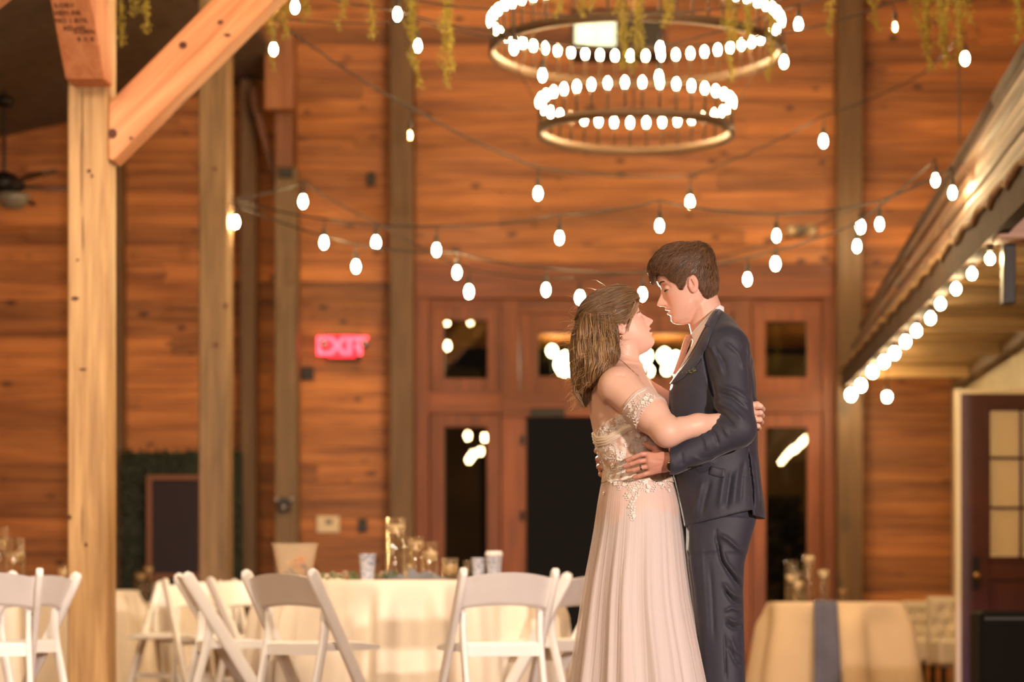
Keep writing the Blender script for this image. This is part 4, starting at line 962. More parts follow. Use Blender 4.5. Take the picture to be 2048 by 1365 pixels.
for i in range(46):
    c = P(random.uniform(612, 800), yb(12.12, HA) - random.uniform(3, 16), 12.12 + random.uniform(-.04, .05)); a = Vector((random.uniform(-1, 1), random.uniform(-.6, .6), random.uniform(-.3, .9))).normalized() * random.uniform(.014, .024); b2 = a.cross(Vector((0, 1, .3))).normalized() * .007
    sub(gs, MB().add([c - a, c - a * .2 + b2, c + a, c - a * .2 - b2], [(0, 1, 2, 3)]), 'leaf', LEAFM)
# crumpled blue-grey runner
G = []; rr = random.Random(4)
for i in range(40):
    u = i / 39; G.append([])
    for j in range(14):
        v = j / 13; hgt = .035 * math.exp(-((v - .5) / .28) ** 2) * (1 + .7 * math.sin(u * 17) * math.cos(v * 9 + u * 5)) * min(1, u * 8, (1 - u) * 5)
        G[-1].append(Vector((X(762, 12.2) + u * .34, 12.05 + v * .3 + .02 * math.sin(u * 12), HA + .010 + hgt)))
MB().grid(G).build('crumpled_runner', plain('grey_blue_chiffon', (.17, .18, .22), .85, noise=.2), None, True, label='crumpled grey-blue runner around the glass cylinders on the centre table', cat='runner')
# coupe glass on the beige cloth, plates and small bits
cg = P(1684, yb(16.1, HE), 16.1); k2 = 16.1 / F
t = empty('coupe_glass', cg, label='small wide coupe glass beyond the cylinders on the beige cloth', cat='glass')
sub(t, MB().lathe([(.001, 0), (.026, .002), (.004, .008), (.003, .045), (.02, .06), (.040, .088), (.038, .088), (.018, .064), (.001, .052)], 20, cg), 'bowl', WATER, True)
sub(t, MB().lathe([(.001, .056), (.017, .066), (.024, .074), (.001, .075)], 16, cg), 'drink', plain('amber_drink', (.6, .3, .06), .2), True)
pl_ = P(620, yb(12.9, HA), 12.9); t = empty('serving_tray', pl_, label='pale tray edge behind the bucket on the centre table', cat='tray')
sub(t, MB().box(pl_.x - .02, pl_.x + .17, 12.85, 13.05, HA + .007, HA + .05), 'tray_body', CREAM, bevel=.008)
for px, d, lab in ((86, 13.2, 'folded beige napkin on the table at the picture edge'),):
    c = P(px, yb(d, .75), d); MB().box(c.x - .05, c.x + .05, d - .05, d + .05, c.z, c.z + .02).build('napkin', CREAM, bevel=.006, label=lab, cat='napkin')
# ================================================================== volume modelling tools
def Q(px, py, d): return np.array(tuple(P(px, py, d)), np.float64)
def axis(*segs):
    """segs: (start, step) ... last is end"""
    out = []
    for i in range(len(segs) - 1):
        a, st = segs[i]; b = segs[i + 1][0]; n = max(2, int(round((b - a) / st))); out.append(np.linspace(a, b, n, endpoint=False))
    out.append([segs[-1][0]]); return np.concatenate(out)
def smin(a, b, k):
    if k <= 0: return np.minimum(a, b)
    h = np.maximum(k - np.abs(a - b), 0) / k; return np.minimum(a, b) - h * h * k * .25
def smax(a, b, k): return -smin(-a, -b, k)
class Vol:
    def __init__(s, xs, ys, zs):
        s.ax = [np.asarray(a, np.float32) for a in (xs, ys, zs)]; s.V = np.full([len(a) for a in s.ax], 1.0, np.float32)
    def block(s, lo, hi):
        sl = []
        for a, l, h in zip(s.ax, lo, hi): sl.append(slice(max(0, np.searchsorted(a, l) - 1), min(len(a), np.searchsorted(a, h) + 1)))
        return tuple(sl), s.ax[0][sl[0]][:, None, None], s.ax[1][sl[1]][None, :, None], s.ax[2][sl[2]][None, None, :]
    def add(s, fn, lo, hi, k=0.0, sub=False, m=.03, inter=False):
        lo = np.asarray(lo) - m - k; hi = np.asarray(hi) + m + k
        sl, x, y, z = s.block(lo, hi)
        if 0 in s.V[sl].shape: return
        d = fn(x, y, z)
        if sub: s.V[sl] = smax(s.V[sl], -d, k)
        elif inter: s.V[sl] = smax(s.V[sl], d, k)
        else: s.V[sl] = smin(s.V[sl], d, k)
    def cap(s, a, b, ra, rb=None, k=0.0, sub=False):
        rb = ra if rb is None else rb; a = np.asarray(a, float); b = np.asarray(b, float); R = max(ra, rb)
        def fn(x, y, z):
            ab = b - a; L = float(ab @ ab) + 1e-12
            t = np.clip(((x - a[0]) * ab[0] + (y - a[1]) * ab[1] + (z - a[2]) * ab[2]) / L, 0, 1)
            return np.sqrt((x - a[0] - t * ab[0]) ** 2 + (y - a[1] - t * ab[1]) ** 2 + (z - a[2] - t * ab[2]) ** 2) - (ra + (rb - ra) * t)
        s.add(fn, np.minimum(a, b) - R, np.maximum(a, b) + R, k, sub)
    def chain(s, pts, rs, k=0.0, kk=.012):
        for i in range(len(pts) - 1): s.cap(pts[i], pts[i + 1], rs[i], rs[i + 1], k if i == 0 else kk)
    def ell(s, c, r, k=0.0, R=None, sub=False):
        c = np.asarray(c, float); r = np.asarray(r, float); R_ = np.eye(3) if R is None else np.asarray(R)
        def fn(x, y, z):
            X_, Y_, Z_ = x - c[0], y - c[1], z - c[2]
            p = [R_[0][i] * X_ + R_[1][i] * Y_ + R_[2][i] * Z_ for i in range(3)]
            k0 = np.sqrt(sum((p[i] / r[i]) ** 2 for i in range(3))); k1 = np.sqrt(sum((p[i] / r[i] ** 2) ** 2 for i in range(3))) + 1e-9
            return k0 * (k0 - 1) / k1
        m = r.max(); s.add(fn, c - m, c + m, k, sub)
    def loft(s, rows, k=0.0, n=2.3, off=0.0, d0=7.9, cy=None, sub=False):
        """rows: (py, x front px, x back px, half width in depth[, centre depth])"""
        rows = sorted(rows, key=lambda r: -r[0]); zz = [Zz(r[0], d0) for r in rows]
        xa = [X(min(r[1], r[2]), d0) for r in rows]; xb = [X(max(r[1], r[2]), d0) for r in rows]; wy = [r[3] for r in rows]; yc = [r[4] if len(r) > 4 else cy for r in rows]
        def fn(x, y, z):
            a0 = np.interp(z, zz, xa) - off; b0 = np.interp(z, zz, xb) + off; w_ = np.interp(z, zz, wy) + off; c_ = np.interp(z, zz, yc)
            cx = (a0 + b0) / 2; hx = (b0 - a0) / 2
            g = (np.abs((x - cx) / hx) ** n + np.abs((y - c_) / w_) ** n) ** (1 / n) - 1
            d = g * np.minimum(hx, w_) * .9
            return np.maximum(d, np.maximum(zz[0] - off - z, z - zz[-1] - off))
        s.add(fn, (min(xa) - off, min(yc) - max(wy) - off, zz[0] - off), (max(xb) + off, max(yc) + max(wy) + off, zz[-1] + off), k, sub)
    def smooth(s, n=1):
        for _ in range(n):
            for a in range(3):
                v = s.V; w_ = np.moveaxis(v, a, 0); w_[1:-1] = (w_[:-2] + 2 * w_[1:-1] + w_[2:]) * .25
    def strokes(s, L, side_y, d0=7.9, soft=.04):
        """soft ridges (+) and grooves (-) along pixel polylines on the camera side; (amp, sigma, pts)"""
        for amp, sg, pts in L:
            pw = [(X(p[0], d0), Zz(p[1], d0)) for p in pts]
            lo = (min(p[0] for p in pw) - 3 * sg, s.ax[1][0], min(p[1] for p in pw) - 3 * sg); hi = (max(p[0] for p in pw) + 3 * sg, side_y + soft, max(p[1] for p in pw) + 3 * sg)
            sl, x, y, z = s.block(lo, hi); best = None
            tot = sum(math.dist(pw[i], pw[i + 1]) for i in range(len(pw) - 1)) + 1e-9; acc = 0; tt = None
            for i in range(len(pw) - 1):
                a, b = pw[i], pw[i + 1]; dx, dz = b[0] - a[0], b[1] - a[1]; Ls = dx * dx + dz * dz + 1e-12
                t = np.clip(((x - a[0]) * dx + (z - a[1]) * dz) / Ls, 0, 1); q = (x - a[0] - t * dx) ** 2 + (z - a[1] - t * dz) ** 2
                u = (acc + t * math.sqrt(Ls)) / tot; acc += math.sqrt(Ls)
                if best is None: best, tt = q, u
                else: tt = np.where(q < best, u, tt); best = np.minimum(best, q)
            taper = np.clip(np.minimum(tt, 1 - tt) * 5, 0.05, 1)
            wy = np.clip((side_y + soft - y) / soft, 0, 1)
            s.V[sl] -= (amp * np.exp(-best / sg ** 2) * taper * wy).astype(np.float32)
    def mesh(s, name):
        V = s.V; sg = V < 0; nx, ny, nz = V.shape
        c = np.zeros((nx - 1, ny - 1, nz - 1), np.int8)
        for i in (0, 1):
            for j in (0, 1):
                for k in (0, 1): c += sg[i:nx - 1 + i, j:ny - 1 + j, k:nz - 1 + k]
        act = (c > 0) & (c < 8); I, J, K = np.nonzero(act); n = len(I); idx = np.full(act.shape, -1, np.int32); idx[I, J, K] = np.arange(n)
        acc = np.zeros((n, 3)); cnt = np.zeros(n)
        for a in [(0, 0, 0), (1, 0, 0), (0, 1, 0), (0, 0, 1), (1, 1, 0), (1, 0, 1), (0, 1, 1)]:
            for ax in range(3):
                if a[ax] == 1: continue
                b = list(a); b[ax] = 1
                va = V[I + a[0], J + a[1], K + a[2]]; vb = V[I + b[0], J + b[1], K + b[2]]; m = (va < 0) != (vb < 0)
                t = np.where(m, va / np.where(m, va - vb, 1), 0); pt = np.tile(np.array(a, float), (n, 1)); pt[:, ax] += t
                acc += pt * m[:, None]; cnt += m
        v = np.stack([I, J, K], 1) + acc / np.maximum(cnt, 1)[:, None]
        W = np.stack([np.interp(v[:, q], np.arange(len(s.ax[q])), s.ax[q]) for q in range(3)], 1)
        quads = []
        for ax in range(3):
            o1, o2 = [(1, 2), (2, 0), (0, 1)][ax]
            sa = np.take(sg, range(0, V.shape[ax] - 1), ax); sb = np.take(sg, range(1, V.shape[ax]), ax)
            E = np.argwhere(sa != sb); ok = (E[:, o1] > 0) & (E[:, o2] > 0) & (E[:, o1] < V.shape[o1] - 1) & (E[:, o2] < V.shape[o2] - 1); E = E[ok]
            fl_ = sa[E[:, 0], E[:, 1], E[:, 2]]
            def cell(d1, d2):
                e = E.copy(); e[:, o1] += d1; e[:, o2] += d2; return idx[e[:, 0], e[:, 1], e[:, 2]]
            q = np.stack([cell(-1, -1), cell(0, -1), cell(0, 0), cell(-1, 0)], 1)
            q[~fl_] = q[~fl_][:, ::-1]; quads.append(q)
        return np_mesh(name, W, np.concatenate(quads))
def verts(me):
    a = np.empty(len(me.vertices) * 3, np.float32); me.vertices.foreach_get('co', a); return a.reshape(-1, 3)
from mathutils.bvhtree import BVHTree
def bvh(me):
    return BVHTree.FromPolygons([tuple(v) for v in verts(me)], [tuple(p.vertices) for p in me.polygons])
# ================================================================== head
def head_frame(px, py, d, face, pitch, yaw=0.0, roll=0.0):
    """rotation (columns: front, side, up) and centre; face +1 looks to +X, -1 to -X"""
    t = math.radians(pitch)
    f = Vector((face * math.cos(t), 0, math.sin(t))); u = Vector((-face * math.sin(t), 0, math.cos(t)))
    Rz = Matrix.Rotation(math.radians(yaw), 3, 'Z'); Rr = Matrix.Rotation(math.radians(roll), 3, f)
    f = Rz @ f; u = Rz @ (Rr @ u); s_ = u.cross(f)
    return np.array([tuple(f), tuple(s_), tuple(u)]).T, Q(px, py, d)
HZ = [-.126, -.118, -.110, -.100, -.088, -.078, -.067, -.058, -.048, -.035, -.02, 0, .012, .025, .04, .055, .07, .085, .1, .11, .118]
HF = [.050, .072, .084, .0885, .0862, .0875, .0865, .0890, .0895, .088, .086, .083, .0855, .0915, .0935, .0915, .085, .073, .052, .032, .0015]
HB = [-.02, -.005, .004, .016, .034, .048, .062, .071, .079, .087, .092, .096, .098, .099, .099, .096, .089, .078, .057, .036, .0015]
HW = [.014, .026, .035, .043, .051, .056, .060, .062, .0645, .067, .069, .0715, .073, .0745, .0755, .0745, .071, .063, .046, .029, .0015]
def head_sdf(R, c, s, fem=0.0, mouth_open=0.0):
    def fn(x, y, z, full=True, grow=0.0):
        g_ = s * (1 + grow / .105); X_, Y_, Z_ = (x - c[0]) / g_, (y - c[1]) / g_, (z - c[2]) / g_
        lx = R[0, 0] * X_ + R[1, 0] * Y_ + R[2, 0] * Z_; ly = R[0, 1] * X_ + R[1, 1] * Y_ + R[2, 1] * Z_; lz = R[0, 2] * X_ + R[1, 2] * Y_ + R[2, 2] * Z_
        lz0 = np.clip(lz, HZ[0], HZ[-1])
        Fv = np.interp(lz0, HZ, HF); Bv = np.interp(lz0, HZ, HB); Wv = np.interp(lz0, HZ, HW)
        if fem: Fv = Fv - fem * .003 * np.exp(-((lz0 - .026) / .014) ** 2); Wv = Wv - fem * .003 * np.exp(-((lz0 + .09) / .03) ** 2)
        x0 = np.interp(lz0, [-.11, -.03], [.035, 0.0])
        ay = np.abs(ly)
        g = lambda yy, zz_, sy, sz: np.exp(-((ay - yy) / sy) ** 2 - ((lz - zz_) / sz) ** 2)
        if full:
            Np = np.interp(lz, [-.054, -.049, -.044, -.038, -.032, -.024, -.014, -.004, .008, .016], [0, .006, .021, .0285, .0275, .0215, .0145, .0085, .003, 0]) * (1 - .12 * fem)
            sn = np.interp(lz, [-.05, -.038, -.02, .01], [.0125, .0115, .0085, .0075])
            D = Np * np.exp(-(ay / sn) ** 2.4)
            D = D + .0075 * g(.0135, -.0415, .0055, .006)
            D = D + .0075 * g(0, -.0600, .019, .0050) + .0070 * g(0, -.0745, .017, .0052) - .0065 * g(0, -.0672 - .001 * mouth_open, .020, .0022 + .0022 * mouth_open)
            D = D - .0025 * g(0, -.085, .018, .006) - .0035 * g(.0205, -.040, .0035, .008)
            D = D - .0125 * g(.031, .004, .0145, .0115) + .0022 * g(.034, .024, .020, .006) * (1 - .7 * fem) + .0040 * g(.045, -.022, .018, .014)
            D = D - .0030 * g(.028, -.052, .010, .02)
            lxe = lx - D * np.clip((lx - .02) / .03, 0, 1)
        else: lxe = lx
        fr = lxe > x0; hx = np.where(fr, Fv - x0, Bv + x0); hx = np.maximum(hx, .001)
        n = 2.25
        gq = (np.abs((lxe - x0) / hx) ** n + (ay / Wv) ** n) ** (1 / n) - 1
        d = gq * np.minimum(hx, Wv) * .92
        d = np.maximum(d, np.maximum(lz - HZ[-1], HZ[0] - lz))
        return d * s
    return fn
def loc2w(R, c, s, p): return c + R @ (np.array(p) * s)
def add_head(vol, R, c, s, fem=0.0, lid=.0045, lidz=0.0, mouth_open=0.0):
    fn = head_sdf(R, c, s, fem, mouth_open); m = .14
    vol.add(fn, c - m, c + m, .006)
    for sd in (-1, 1):
        e = loc2w(R, c, s, (.0675, sd * .0315, 0)); vol.ell(e, (.0142 * s,) * 3, .005)
        vol.ell(loc2w(R, c, s, (.0845, sd * .034, lidz)), (.0125 * s, .0155 * s, lid * s), .0015, R, sub=True)
        # ears: disc, hollow, rim
        t = math.radians(12); E = R @ np.array([[math.cos(t), 0, -math.sin(t)], [0, 1, 0], [math.sin(t), 0, math.cos(t)]])
        ec = loc2w(R, c, s, (-.010, sd * .0745, -.014))
        vol.ell(ec, (.0175 * s, .0075 * s, .0305 * s), .004, E)
        vol.ell(loc2w(R, c, s, (-.006, sd * .0835, -.010)), (.0095 * s, .0065 * s, .0195 * s), .002, E, sub=True)
        vol.ell(loc2w(R, c, s, (.004, sd * .076, -.016)), (.0035 * s, .004 * s, .006 * s), .003, E)
        vol.cap(loc2w(R, c, s, (-.009, sd * .082, .002)), loc2w(R, c, s, (-.013, sd * .082, -.018)), .0024 * s, .0024 * s, .002)
        # nostril
        vol.ell(loc2w(R, c, s, (.101, sd * .0065, -.0475)), (.0055 * s, .0030 * s, .0035 * s), .0015, R, sub=True)
def local(R, c, s, W): return ((W - c) @ R) / s
def head_colors(W, R, c, s, base, lip, blush, ear=None, lipw=.021):
    C = np.tile(np.array(base, np.float32), (len(W), 1)); L = local(R, c, s, W.astype(np.float64)); x, y, z = L[:, 0], np.abs(L[:, 1]), L[:, 2]
    near = (x > .075) & (z > -.1) & (z < .03)
    def mix(mask, col): C[:] = C * (1 - mask[:, None]) + np.array(col, np.float32) * mask[:, None]
    mix(.55 * np.exp(-((x - .075) / .02) ** 2 - ((y - .045) / .018) ** 2 - ((z + .03) / .02) ** 2), blush)
    mix(.45 * np.exp(-((x - .112) / .012) ** 2 - (y / .012) ** 2 - ((z + .038) / .012) ** 2), blush)
    zc = -.0672 + .0022 * (1 - (y / lipw) ** 2)
    hgt = np.clip(1 - (y / lipw) ** 2, 0, 1) * .0105 + .0005
    mix(np.clip(1.6 - 1.6 * np.abs(z - zc) / hgt, 0, 1) * (x > .07) * (y < lipw), lip)
    mix(.6 * np.exp(-((x + .010) / .018) ** 2 - ((y - .080) / .009) ** 2 - ((z + .014) / .03) ** 2), ear or blush)
    return C
def hand(vol, palm, fingers, thumb, r=.0088, k=.004):
    """palm: list of capsules (a, b, ra, rb); fingers: list of joint lists"""
    for a, b, ra, rb in palm: vol.cap(a, b, ra, rb, .012)
    for f in fingers:
        rs = [r * 1.08] + [r * (1.0 - .06 * i) for i in range(1, len(f))]
        for i in range(len(f) - 1): vol.cap(f[i], f[i + 1], rs[i], rs[i + 1], .0022)
    if thumb is not None:
        for i in range(len(thumb) - 1): vol.cap(thumb[i], thumb[i + 1], r * (1.35 - .2 * i), r * (1.15 - .2 * i), .006)
SKIN = vcol('skin', .48, sss=.18, bump=.06, bscale=260)
FABJ = plain('navy_wool', (0.030, 0.031, 0.050), 0.62, noise=.10, nscale=60, bump=.15, bscale=900, Sheen_Weight=.22, Sheen_Roughness=.4)
SHIRT = plain('white_shirt', (.90, .86, .88), .7)
HAIRM = vcol('hair', .42, bump=.2, bscale=500)
def strands(name, paths, r, parent, mat, cols, n=3, taper=True, **kw):
    """one mesh of many thin tubes; cols one colour per strand"""
    V = []; Fs = []; C = []; off = 0
    for q, (pts, c) in enumerate(zip(paths, cols)):
        pts = np.asarray(pts, float); m = len(pts)
        if m < 3: continue
        T = np.gradient(pts, axis=0); T /= np.linalg.norm(T, axis=1)[:, None] + 1e-9
        a = np.cross(T, [.31, .57, .76]); a /= np.linalg.norm(a, axis=1)[:, None] + 1e-9; b = np.cross(T, a)
        rr = r[q] if hasattr(r, '__len__') else r
        w_ = rr * (np.sin(np.linspace(.03 if taper == 2 else .35, 1, m) * math.pi) ** .5 if taper else np.ones(m)); w_ = np.maximum(w_, rr * .12)
        for k in range(n):
            an = 2 * math.pi * k / n; V.append(pts + (a * math.cos(an) + b * math.sin(an)) * w_[:, None])
        i = np.arange(m - 1)
        for k in range(n):
            k2 = (k + 1) % n; Fs.append(np.stack([off + k * m + i, off + k2 * m + i, off + k2 * m + i + 1, off + k * m + i + 1], 1))
        C.append(np.tile(np.array(c, np.float32), (m * n, 1))); off += m * n
    me = np_mesh(name, np.concatenate(V), np.concatenate(Fs)); set_col(me, np.concatenate(C)); return link(name, me, mat, parent, **kw)
def poly_sdf(pts, d0=7.9):
    pw = np.array([(X(p[0], d0), Zz(p[1], d0)) for p in pts])
    def fn(x, z):
        best = None; ins = np.zeros(np.broadcast(x, z).shape, bool)
        for i in range(len(pw)):
            a, b = pw[i], pw[(i + 1) % len(pw)]; dx, dz = b - a; t = np.clip(((x - a[0]) * dx + (z - a[1]) * dz) / (dx * dx + dz * dz + 1e-12), 0, 1)
            q = (x - a[0] - t * dx) ** 2 + (z - a[1] - t * dz) ** 2; best = q if best is None else np.minimum(best, q)
            cr = ((a[1] > z) != (b[1] > z)) & (x < dx * (z - a[1]) / (dz + 1e-12) + a[0]); ins = ins ^ cr
        return np.where(ins, -1, 1) * np.sqrt(best)
    return fn
# ================================================================== GROOM
GY = 8.0
groom = empty('person', (X(1440, 7.98), 7.98, 0), label='man in a navy suit looking down, arms around the woman in the white dress', cat='person', group='couple embracing')
def child(root, me, name, mat, **k):
    o = link(name, me, mat, None, **k); o.parent = root; o.matrix_parent_inverse = Matrix.Translation(-Vector(root.location)); return o
gR, gc = head_frame(1374, 568, GY - .01, -1, -18, yaw=4); gs_ = 1.0
gxs = axis((X(1185, 7.9), .0032), (X(1250, 7.9), .0026), (X(1345, 7.9), .003), (X(1450, 7.9), .006), (X(1545, 7.9),))
gys = axis((7.63, .0035), (7.86, .0032), (8.14, .005), (8.40,))
gzs = axis((0.0, .012), (.98, .0028), (1.16, .008), (1.44, .0028), (1.83,))
gv = Vol(gxs, gys, gzs)
TORSO_G = [(612, 1420, 1440, .05), (630, 1407, 1457, .09), (650, 1398, 1472, .14), (670, 1389, 1488, .175), (690, 1379, 1500, .188), (720, 1363, 1511, .190), (750, 1347, 1515, .186), (780, 1339, 1517, .180),
           (840, 1337, 1518, .170), (900, 1341, 1519, .168), (940, 1346, 1523, .170), (980, 1355, 1528, .176), (1010, 1362, 1532, .180), (1056, 1371, 1537, .185)]
gv.loft([(a, b + 14, c_ - 16, w_ * .84) for a, b, c_, w_ in TORSO_G[2:-1]], cy=GY)
gv.cap(Q(1402, 596, GY), Q(1428, 690, GY), .0535, .068, .02)
gv.cap(Q(1388, 592, GY), Q(1408, 645, GY), .034, .046, .012)
add_head(gv, gR, gc, gs_, 0, lid=.0028, lidz=-.0035)
gv.strokes([(-.0035, .007, [(1393, 598), (1390, 618), (1380, 634), (1366, 643)]), (.0018, .006, [(1380, 596), (1376, 616), (1366, 632), (1352, 641)]), (.002, .006, [(1398, 590), (1412, 640), (1410, 670)])], 7.99)
for sy in (-1, 1):
    gv.chain([np.array([X(1448, 7.9), GY + sy * .150, Zz(704, 7.9)]), Q(1473, 858, 7.768) if sy < 0 else Q(1466, 850, 8.26), Q(1352, 924, 7.745) if sy < 0 else Q(1240, 925, 8.18)], [.045, .038, .030], .02, .004)
    hip = np.array([X(1450, 7.9), GY + sy * .085, Zz(1020, 7.9)]); kn = np.array([X(1440, 7.9), GY + sy * .085, Zz(1290, 7.9)]); an = np.array([X(1465, 7.9), GY + sy * .09, .09])
    gv.chain([hip, kn, an], [.066, .045, .036], .03)
    gv.cap(an - [0, 0, .045], an + [-.17, sy * .01, -.055], .036, .028, .02)
hd_ = 7.765
gv.cap(Q(1360, 922, 7.745), Q(1338, 924, hd_), .030, .027, .01)
hand(gv, [(Q(1333, 918, hd_), Q(1299, 913, hd_ - .002), .020, .014), (Q(1333, 930, hd_), Q(1301, 933, hd_), .020, .013), (Q(1331, 926, hd_), Q(1300, 924, hd_ - .003), .018, .014), (Q(1330, 936, hd_), Q(1302, 945, hd_ + .004), .013, .010)],
     [[Q(1300, 909, hd_), Q(1284, 909, hd_ - .007), Q(1266, 916, hd_ - .002), Q(1254, 922, hd_ + .006)],
      [Q(1298, 921, hd_), Q(1280, 923, hd_ - .008), Q(1262, 929, hd_ - .003), Q(1249, 934, hd_ + .006)],
      [Q(1299, 933, hd_), Q(1282, 936, hd_ - .006), Q(1267, 941, hd_ - .001), Q(1255, 943, hd_ + .007)],
      [Q(1302, 945, hd_ + .004), Q(1289, 949, hd_), Q(1277, 953, hd_ + .003), Q(1268, 956, hd_ + .009)]],
     [Q(1326, 914, hd_), Q(1311, 899, hd_ + .004), Q(1299, 894, hd_ + .006), Q(1288, 889, hd_ + .008)], r=.0084)
gv.strokes([(-.0016, .0022, [(1302, 915), (1314, 918), (1326, 921)]), (-.0016, .0022, [(1303, 928), (1316, 928), (1328, 928)]), (-.0014, .0022, [(1304, 941), (1315, 938), (1326, 935)]), (.0012, .0020, [(1300, 921), (1316, 923), (1330, 925)]), (-.0014, .0016, [(1283, 905), (1283, 914)]), (-.0014, .0016, [(1279, 919), (1280, 928)]), (-.0014, .0016, [(1271, 934), (1273, 944)])], 7.79)
# far hand: fingers closing round her back
gv.cap(Q(1240, 925, 8.16), Q(1206, 925, 8.09), .03, .022, .015)
hand(gv, [(Q(1208, 915, 8.09), Q(1208, 940, 8.09), .022, .02)],
     [[Q(1203, 900, 8.07), Q(1194, 901, 8.02), Q(1193, 903, 7.97), Q(1199, 905, 7.945)], [Q(1203, 916, 8.07), Q(1196, 918, 8.01), Q(1196, 920, 7.955), Q(1204, 922, 7.93)],
      [Q(1204, 932, 8.07), Q(1198, 934, 8.01), Q(1199, 935, 7.95), Q(1207, 937, 7.925)], [Q(1206, 946, 8.07), Q(1202, 949, 8.01), Q(1203, 950, 7.96), Q(1209, 952, 7.94)]], None, .0098)
bm_g = gv.mesh('body'); Wg = verts(bm_g)
Cg = head_colors(Wg, gR, gc, gs_, (.76, .44, .34), (.58, .20, .16), (.80, .33, .26), (.82, .26, .21), lipw=.023)
# hands a little redder than the face
hm = (Wg[:, 2] < 1.2)[:, None]; Cg = np.where(hm, np.array((.62, .30, .22), np.float32), Cg)
set_col(bm_g, Cg); gbody = child(groom, bm_g, 'body', SKIN); gB = bvh(bm_g)
def project_px(B, px, py, off=0.0):
    o = Vector((0, 0, HC)); d = (P(px, py, 8) - o).normalized(); h = B.ray_cast(o, d)
    return (h[0] + h[1] * off, h[1]) if h[0] is not None else (None, None)
def make_eyes(root, R, c, s, iris, look):
    for sd in (-1, 1):
        e = loc2w(R, c, s, (.0675, sd * .0315, 0)); mb = MB(); mb.lathe([(.0123 * s * math.sin(math.pi * i / 18) + 1e-5, -.0123 * s * math.cos(math.pi * i / 18)) for i in range(19)], 24)
        M = np.array(mb.v); lk = np.array(look); lk = lk / np.linalg.norm(lk); fw = R @ lk
        up_ = R[:, 2]; a = np.cross(up_, fw); a /= np.linalg.norm(a); b = np.cross(fw, a)
        W = e + M[:, :1] * a + M[:, 1:2] * b + M[:, 2:3] * fw; mb.v = [tuple(v) for v in W]; me = mb.mesh('eye', True)
        ang = np.degrees(np.arccos(np.clip(M[:, 2] / (.0123 * s), -1, 1)))
        C = np.where((ang < 12)[:, None], (.01, .008, .006), np.where((ang < 30)[:, None], iris, (.75, .68, .64))); set_col(me, C); child(root, me, 'eye', MATS['eye_gloss'])
def make_brows(root, B, R, c, s, col, n=90, th=.0009, zo=.0215):
    for sd in (-1, 1):
        paths = []; cols = []
        for i in range(n):
            u = random.random(); yl = .013 + .036 * u; zl = zo + .006 * math.sin(u * 2.4) + random.uniform(-.0028, .0028) * (1 - .6 * u)
            o = Vector(tuple(loc2w(R, c, s, (.16, sd * yl, zl)))); d_ = -Vector(tuple(R[:, 0])); h = B.ray_cast(o, d_)
            if h[0] is None: continue
            st = Vector(tuple(R @ np.array((-.15, sd * 1.0, .35 - .7 * u)))).normalized() * .0075; p0 = h[0] + h[1] * .0004
            paths.append([tuple(p0), tuple(p0 + st * .5 + h[1] * .0007), tuple(p0 + st - h[1] * .0003)]); cols.append([v * random.uniform(.7, 1.2) for v in col])
        ob = strands('eyebrow', paths, th, None, HAIRM, cols); ob.parent = root; ob.matrix_parent_inverse = Matrix.Translation(-Vector(root.location))
        # upper lashes along the lid
        paths = []; cols = []
        for i in range(26):
            u = i / 25; yl = .020 + .026 * u; o = Vector(tuple(loc2w(R, c, s, (.16, sd * yl, EYEZ[0] + EYEZ[1] * math.sin(u * math.pi))))); h = B.ray_cast(o, -Vector(tuple(R[:, 0])))
            if h[0] is None: continue
            st = Vector(tuple(R @ np.array((1.0, sd * .25, EYEZ[2])))).normalized() * .0062; paths.append([tuple(h[0]), tuple(h[0] + st * .6), tuple(h[0] + st)]); cols.append((.02, .012, .01))
        o2 = strands('eyelashes', paths, .0007, None, HAIRM, cols); o2.parent = root; o2.matrix_parent_inverse = Matrix.Translation(-Vector(root.location))
vcol('eye_gloss', .12)
make_eyes(groom, gR, gc, gs_, (.10, .07, .04), (.8, .0, -.5))
EYEZ = (-.003, .0025, -.7); make_brows(groom, gB, gR, gc, gs_, (.10, .05, .028), 110, .0010)
# ---- hair
gh = Vol(axis((X(1286, 7.9), .0026), (X(1448, 7.9),)), axis((7.89, .003), (8.10,)), axis((Zz(600, 7.9), .0026), (Zz(478, 7.9),)))
hpoly = poly_sdf([(1309, 556), (1314, 545), (1329, 547), (1341, 558), (1354, 565), (1361, 575), (1366, 576), (1371, 563), (1375, 552), (1388, 549), (1394, 558), (1400, 574), (1408, 587), (1416, 593), (1434, 593), (1460, 540), (1440, 470), (1380, 460), (1330, 470), (1290, 520), (1300, 545)])
hsd = head_sdf(gR, gc, gs_)
def hairfn(x, y, z):
    L = np.stack(np.broadcast_arrays(x - gc[0], y - gc[1], z - gc[2]), -1) @ gR; lx, lz = L[..., 0], L[..., 2]
    th = .006 + .016 * np.clip((lz - .03) / .06, 0, 1) + .005 * np.clip((lx - .0) / .06, 0, 1) * np.clip((lz - .05) / .03, 0, 1) + .004 * np.clip((-lx - .04) / .04, 0, 1)
    return smax(hsd(x, y, z, False, th), hpoly(x, z), .006)
gh.add(hairfn, (X(1286, 7.9), 7.89, Zz(600, 7.9)), (X(1448, 7.9), 8.1, Zz(478, 7.9)))
for dy in (-.045, -.02, .008, .034):
    gh.chain([Q(1345, 516, GY + dy), Q(1318, 529, GY + dy * .95), Q(1305, 546, GY + dy * .8), Q(1303 + abs(dy) * 90, 566, GY + dy * .7)], [.016, .011, .006, .002], .008)
hmesh = gh.mesh('hair'); set_col(hmesh, (.075, .036, .018)); child(groom, hmesh, 'hair', HAIRM); hB = bvh(hmesh)
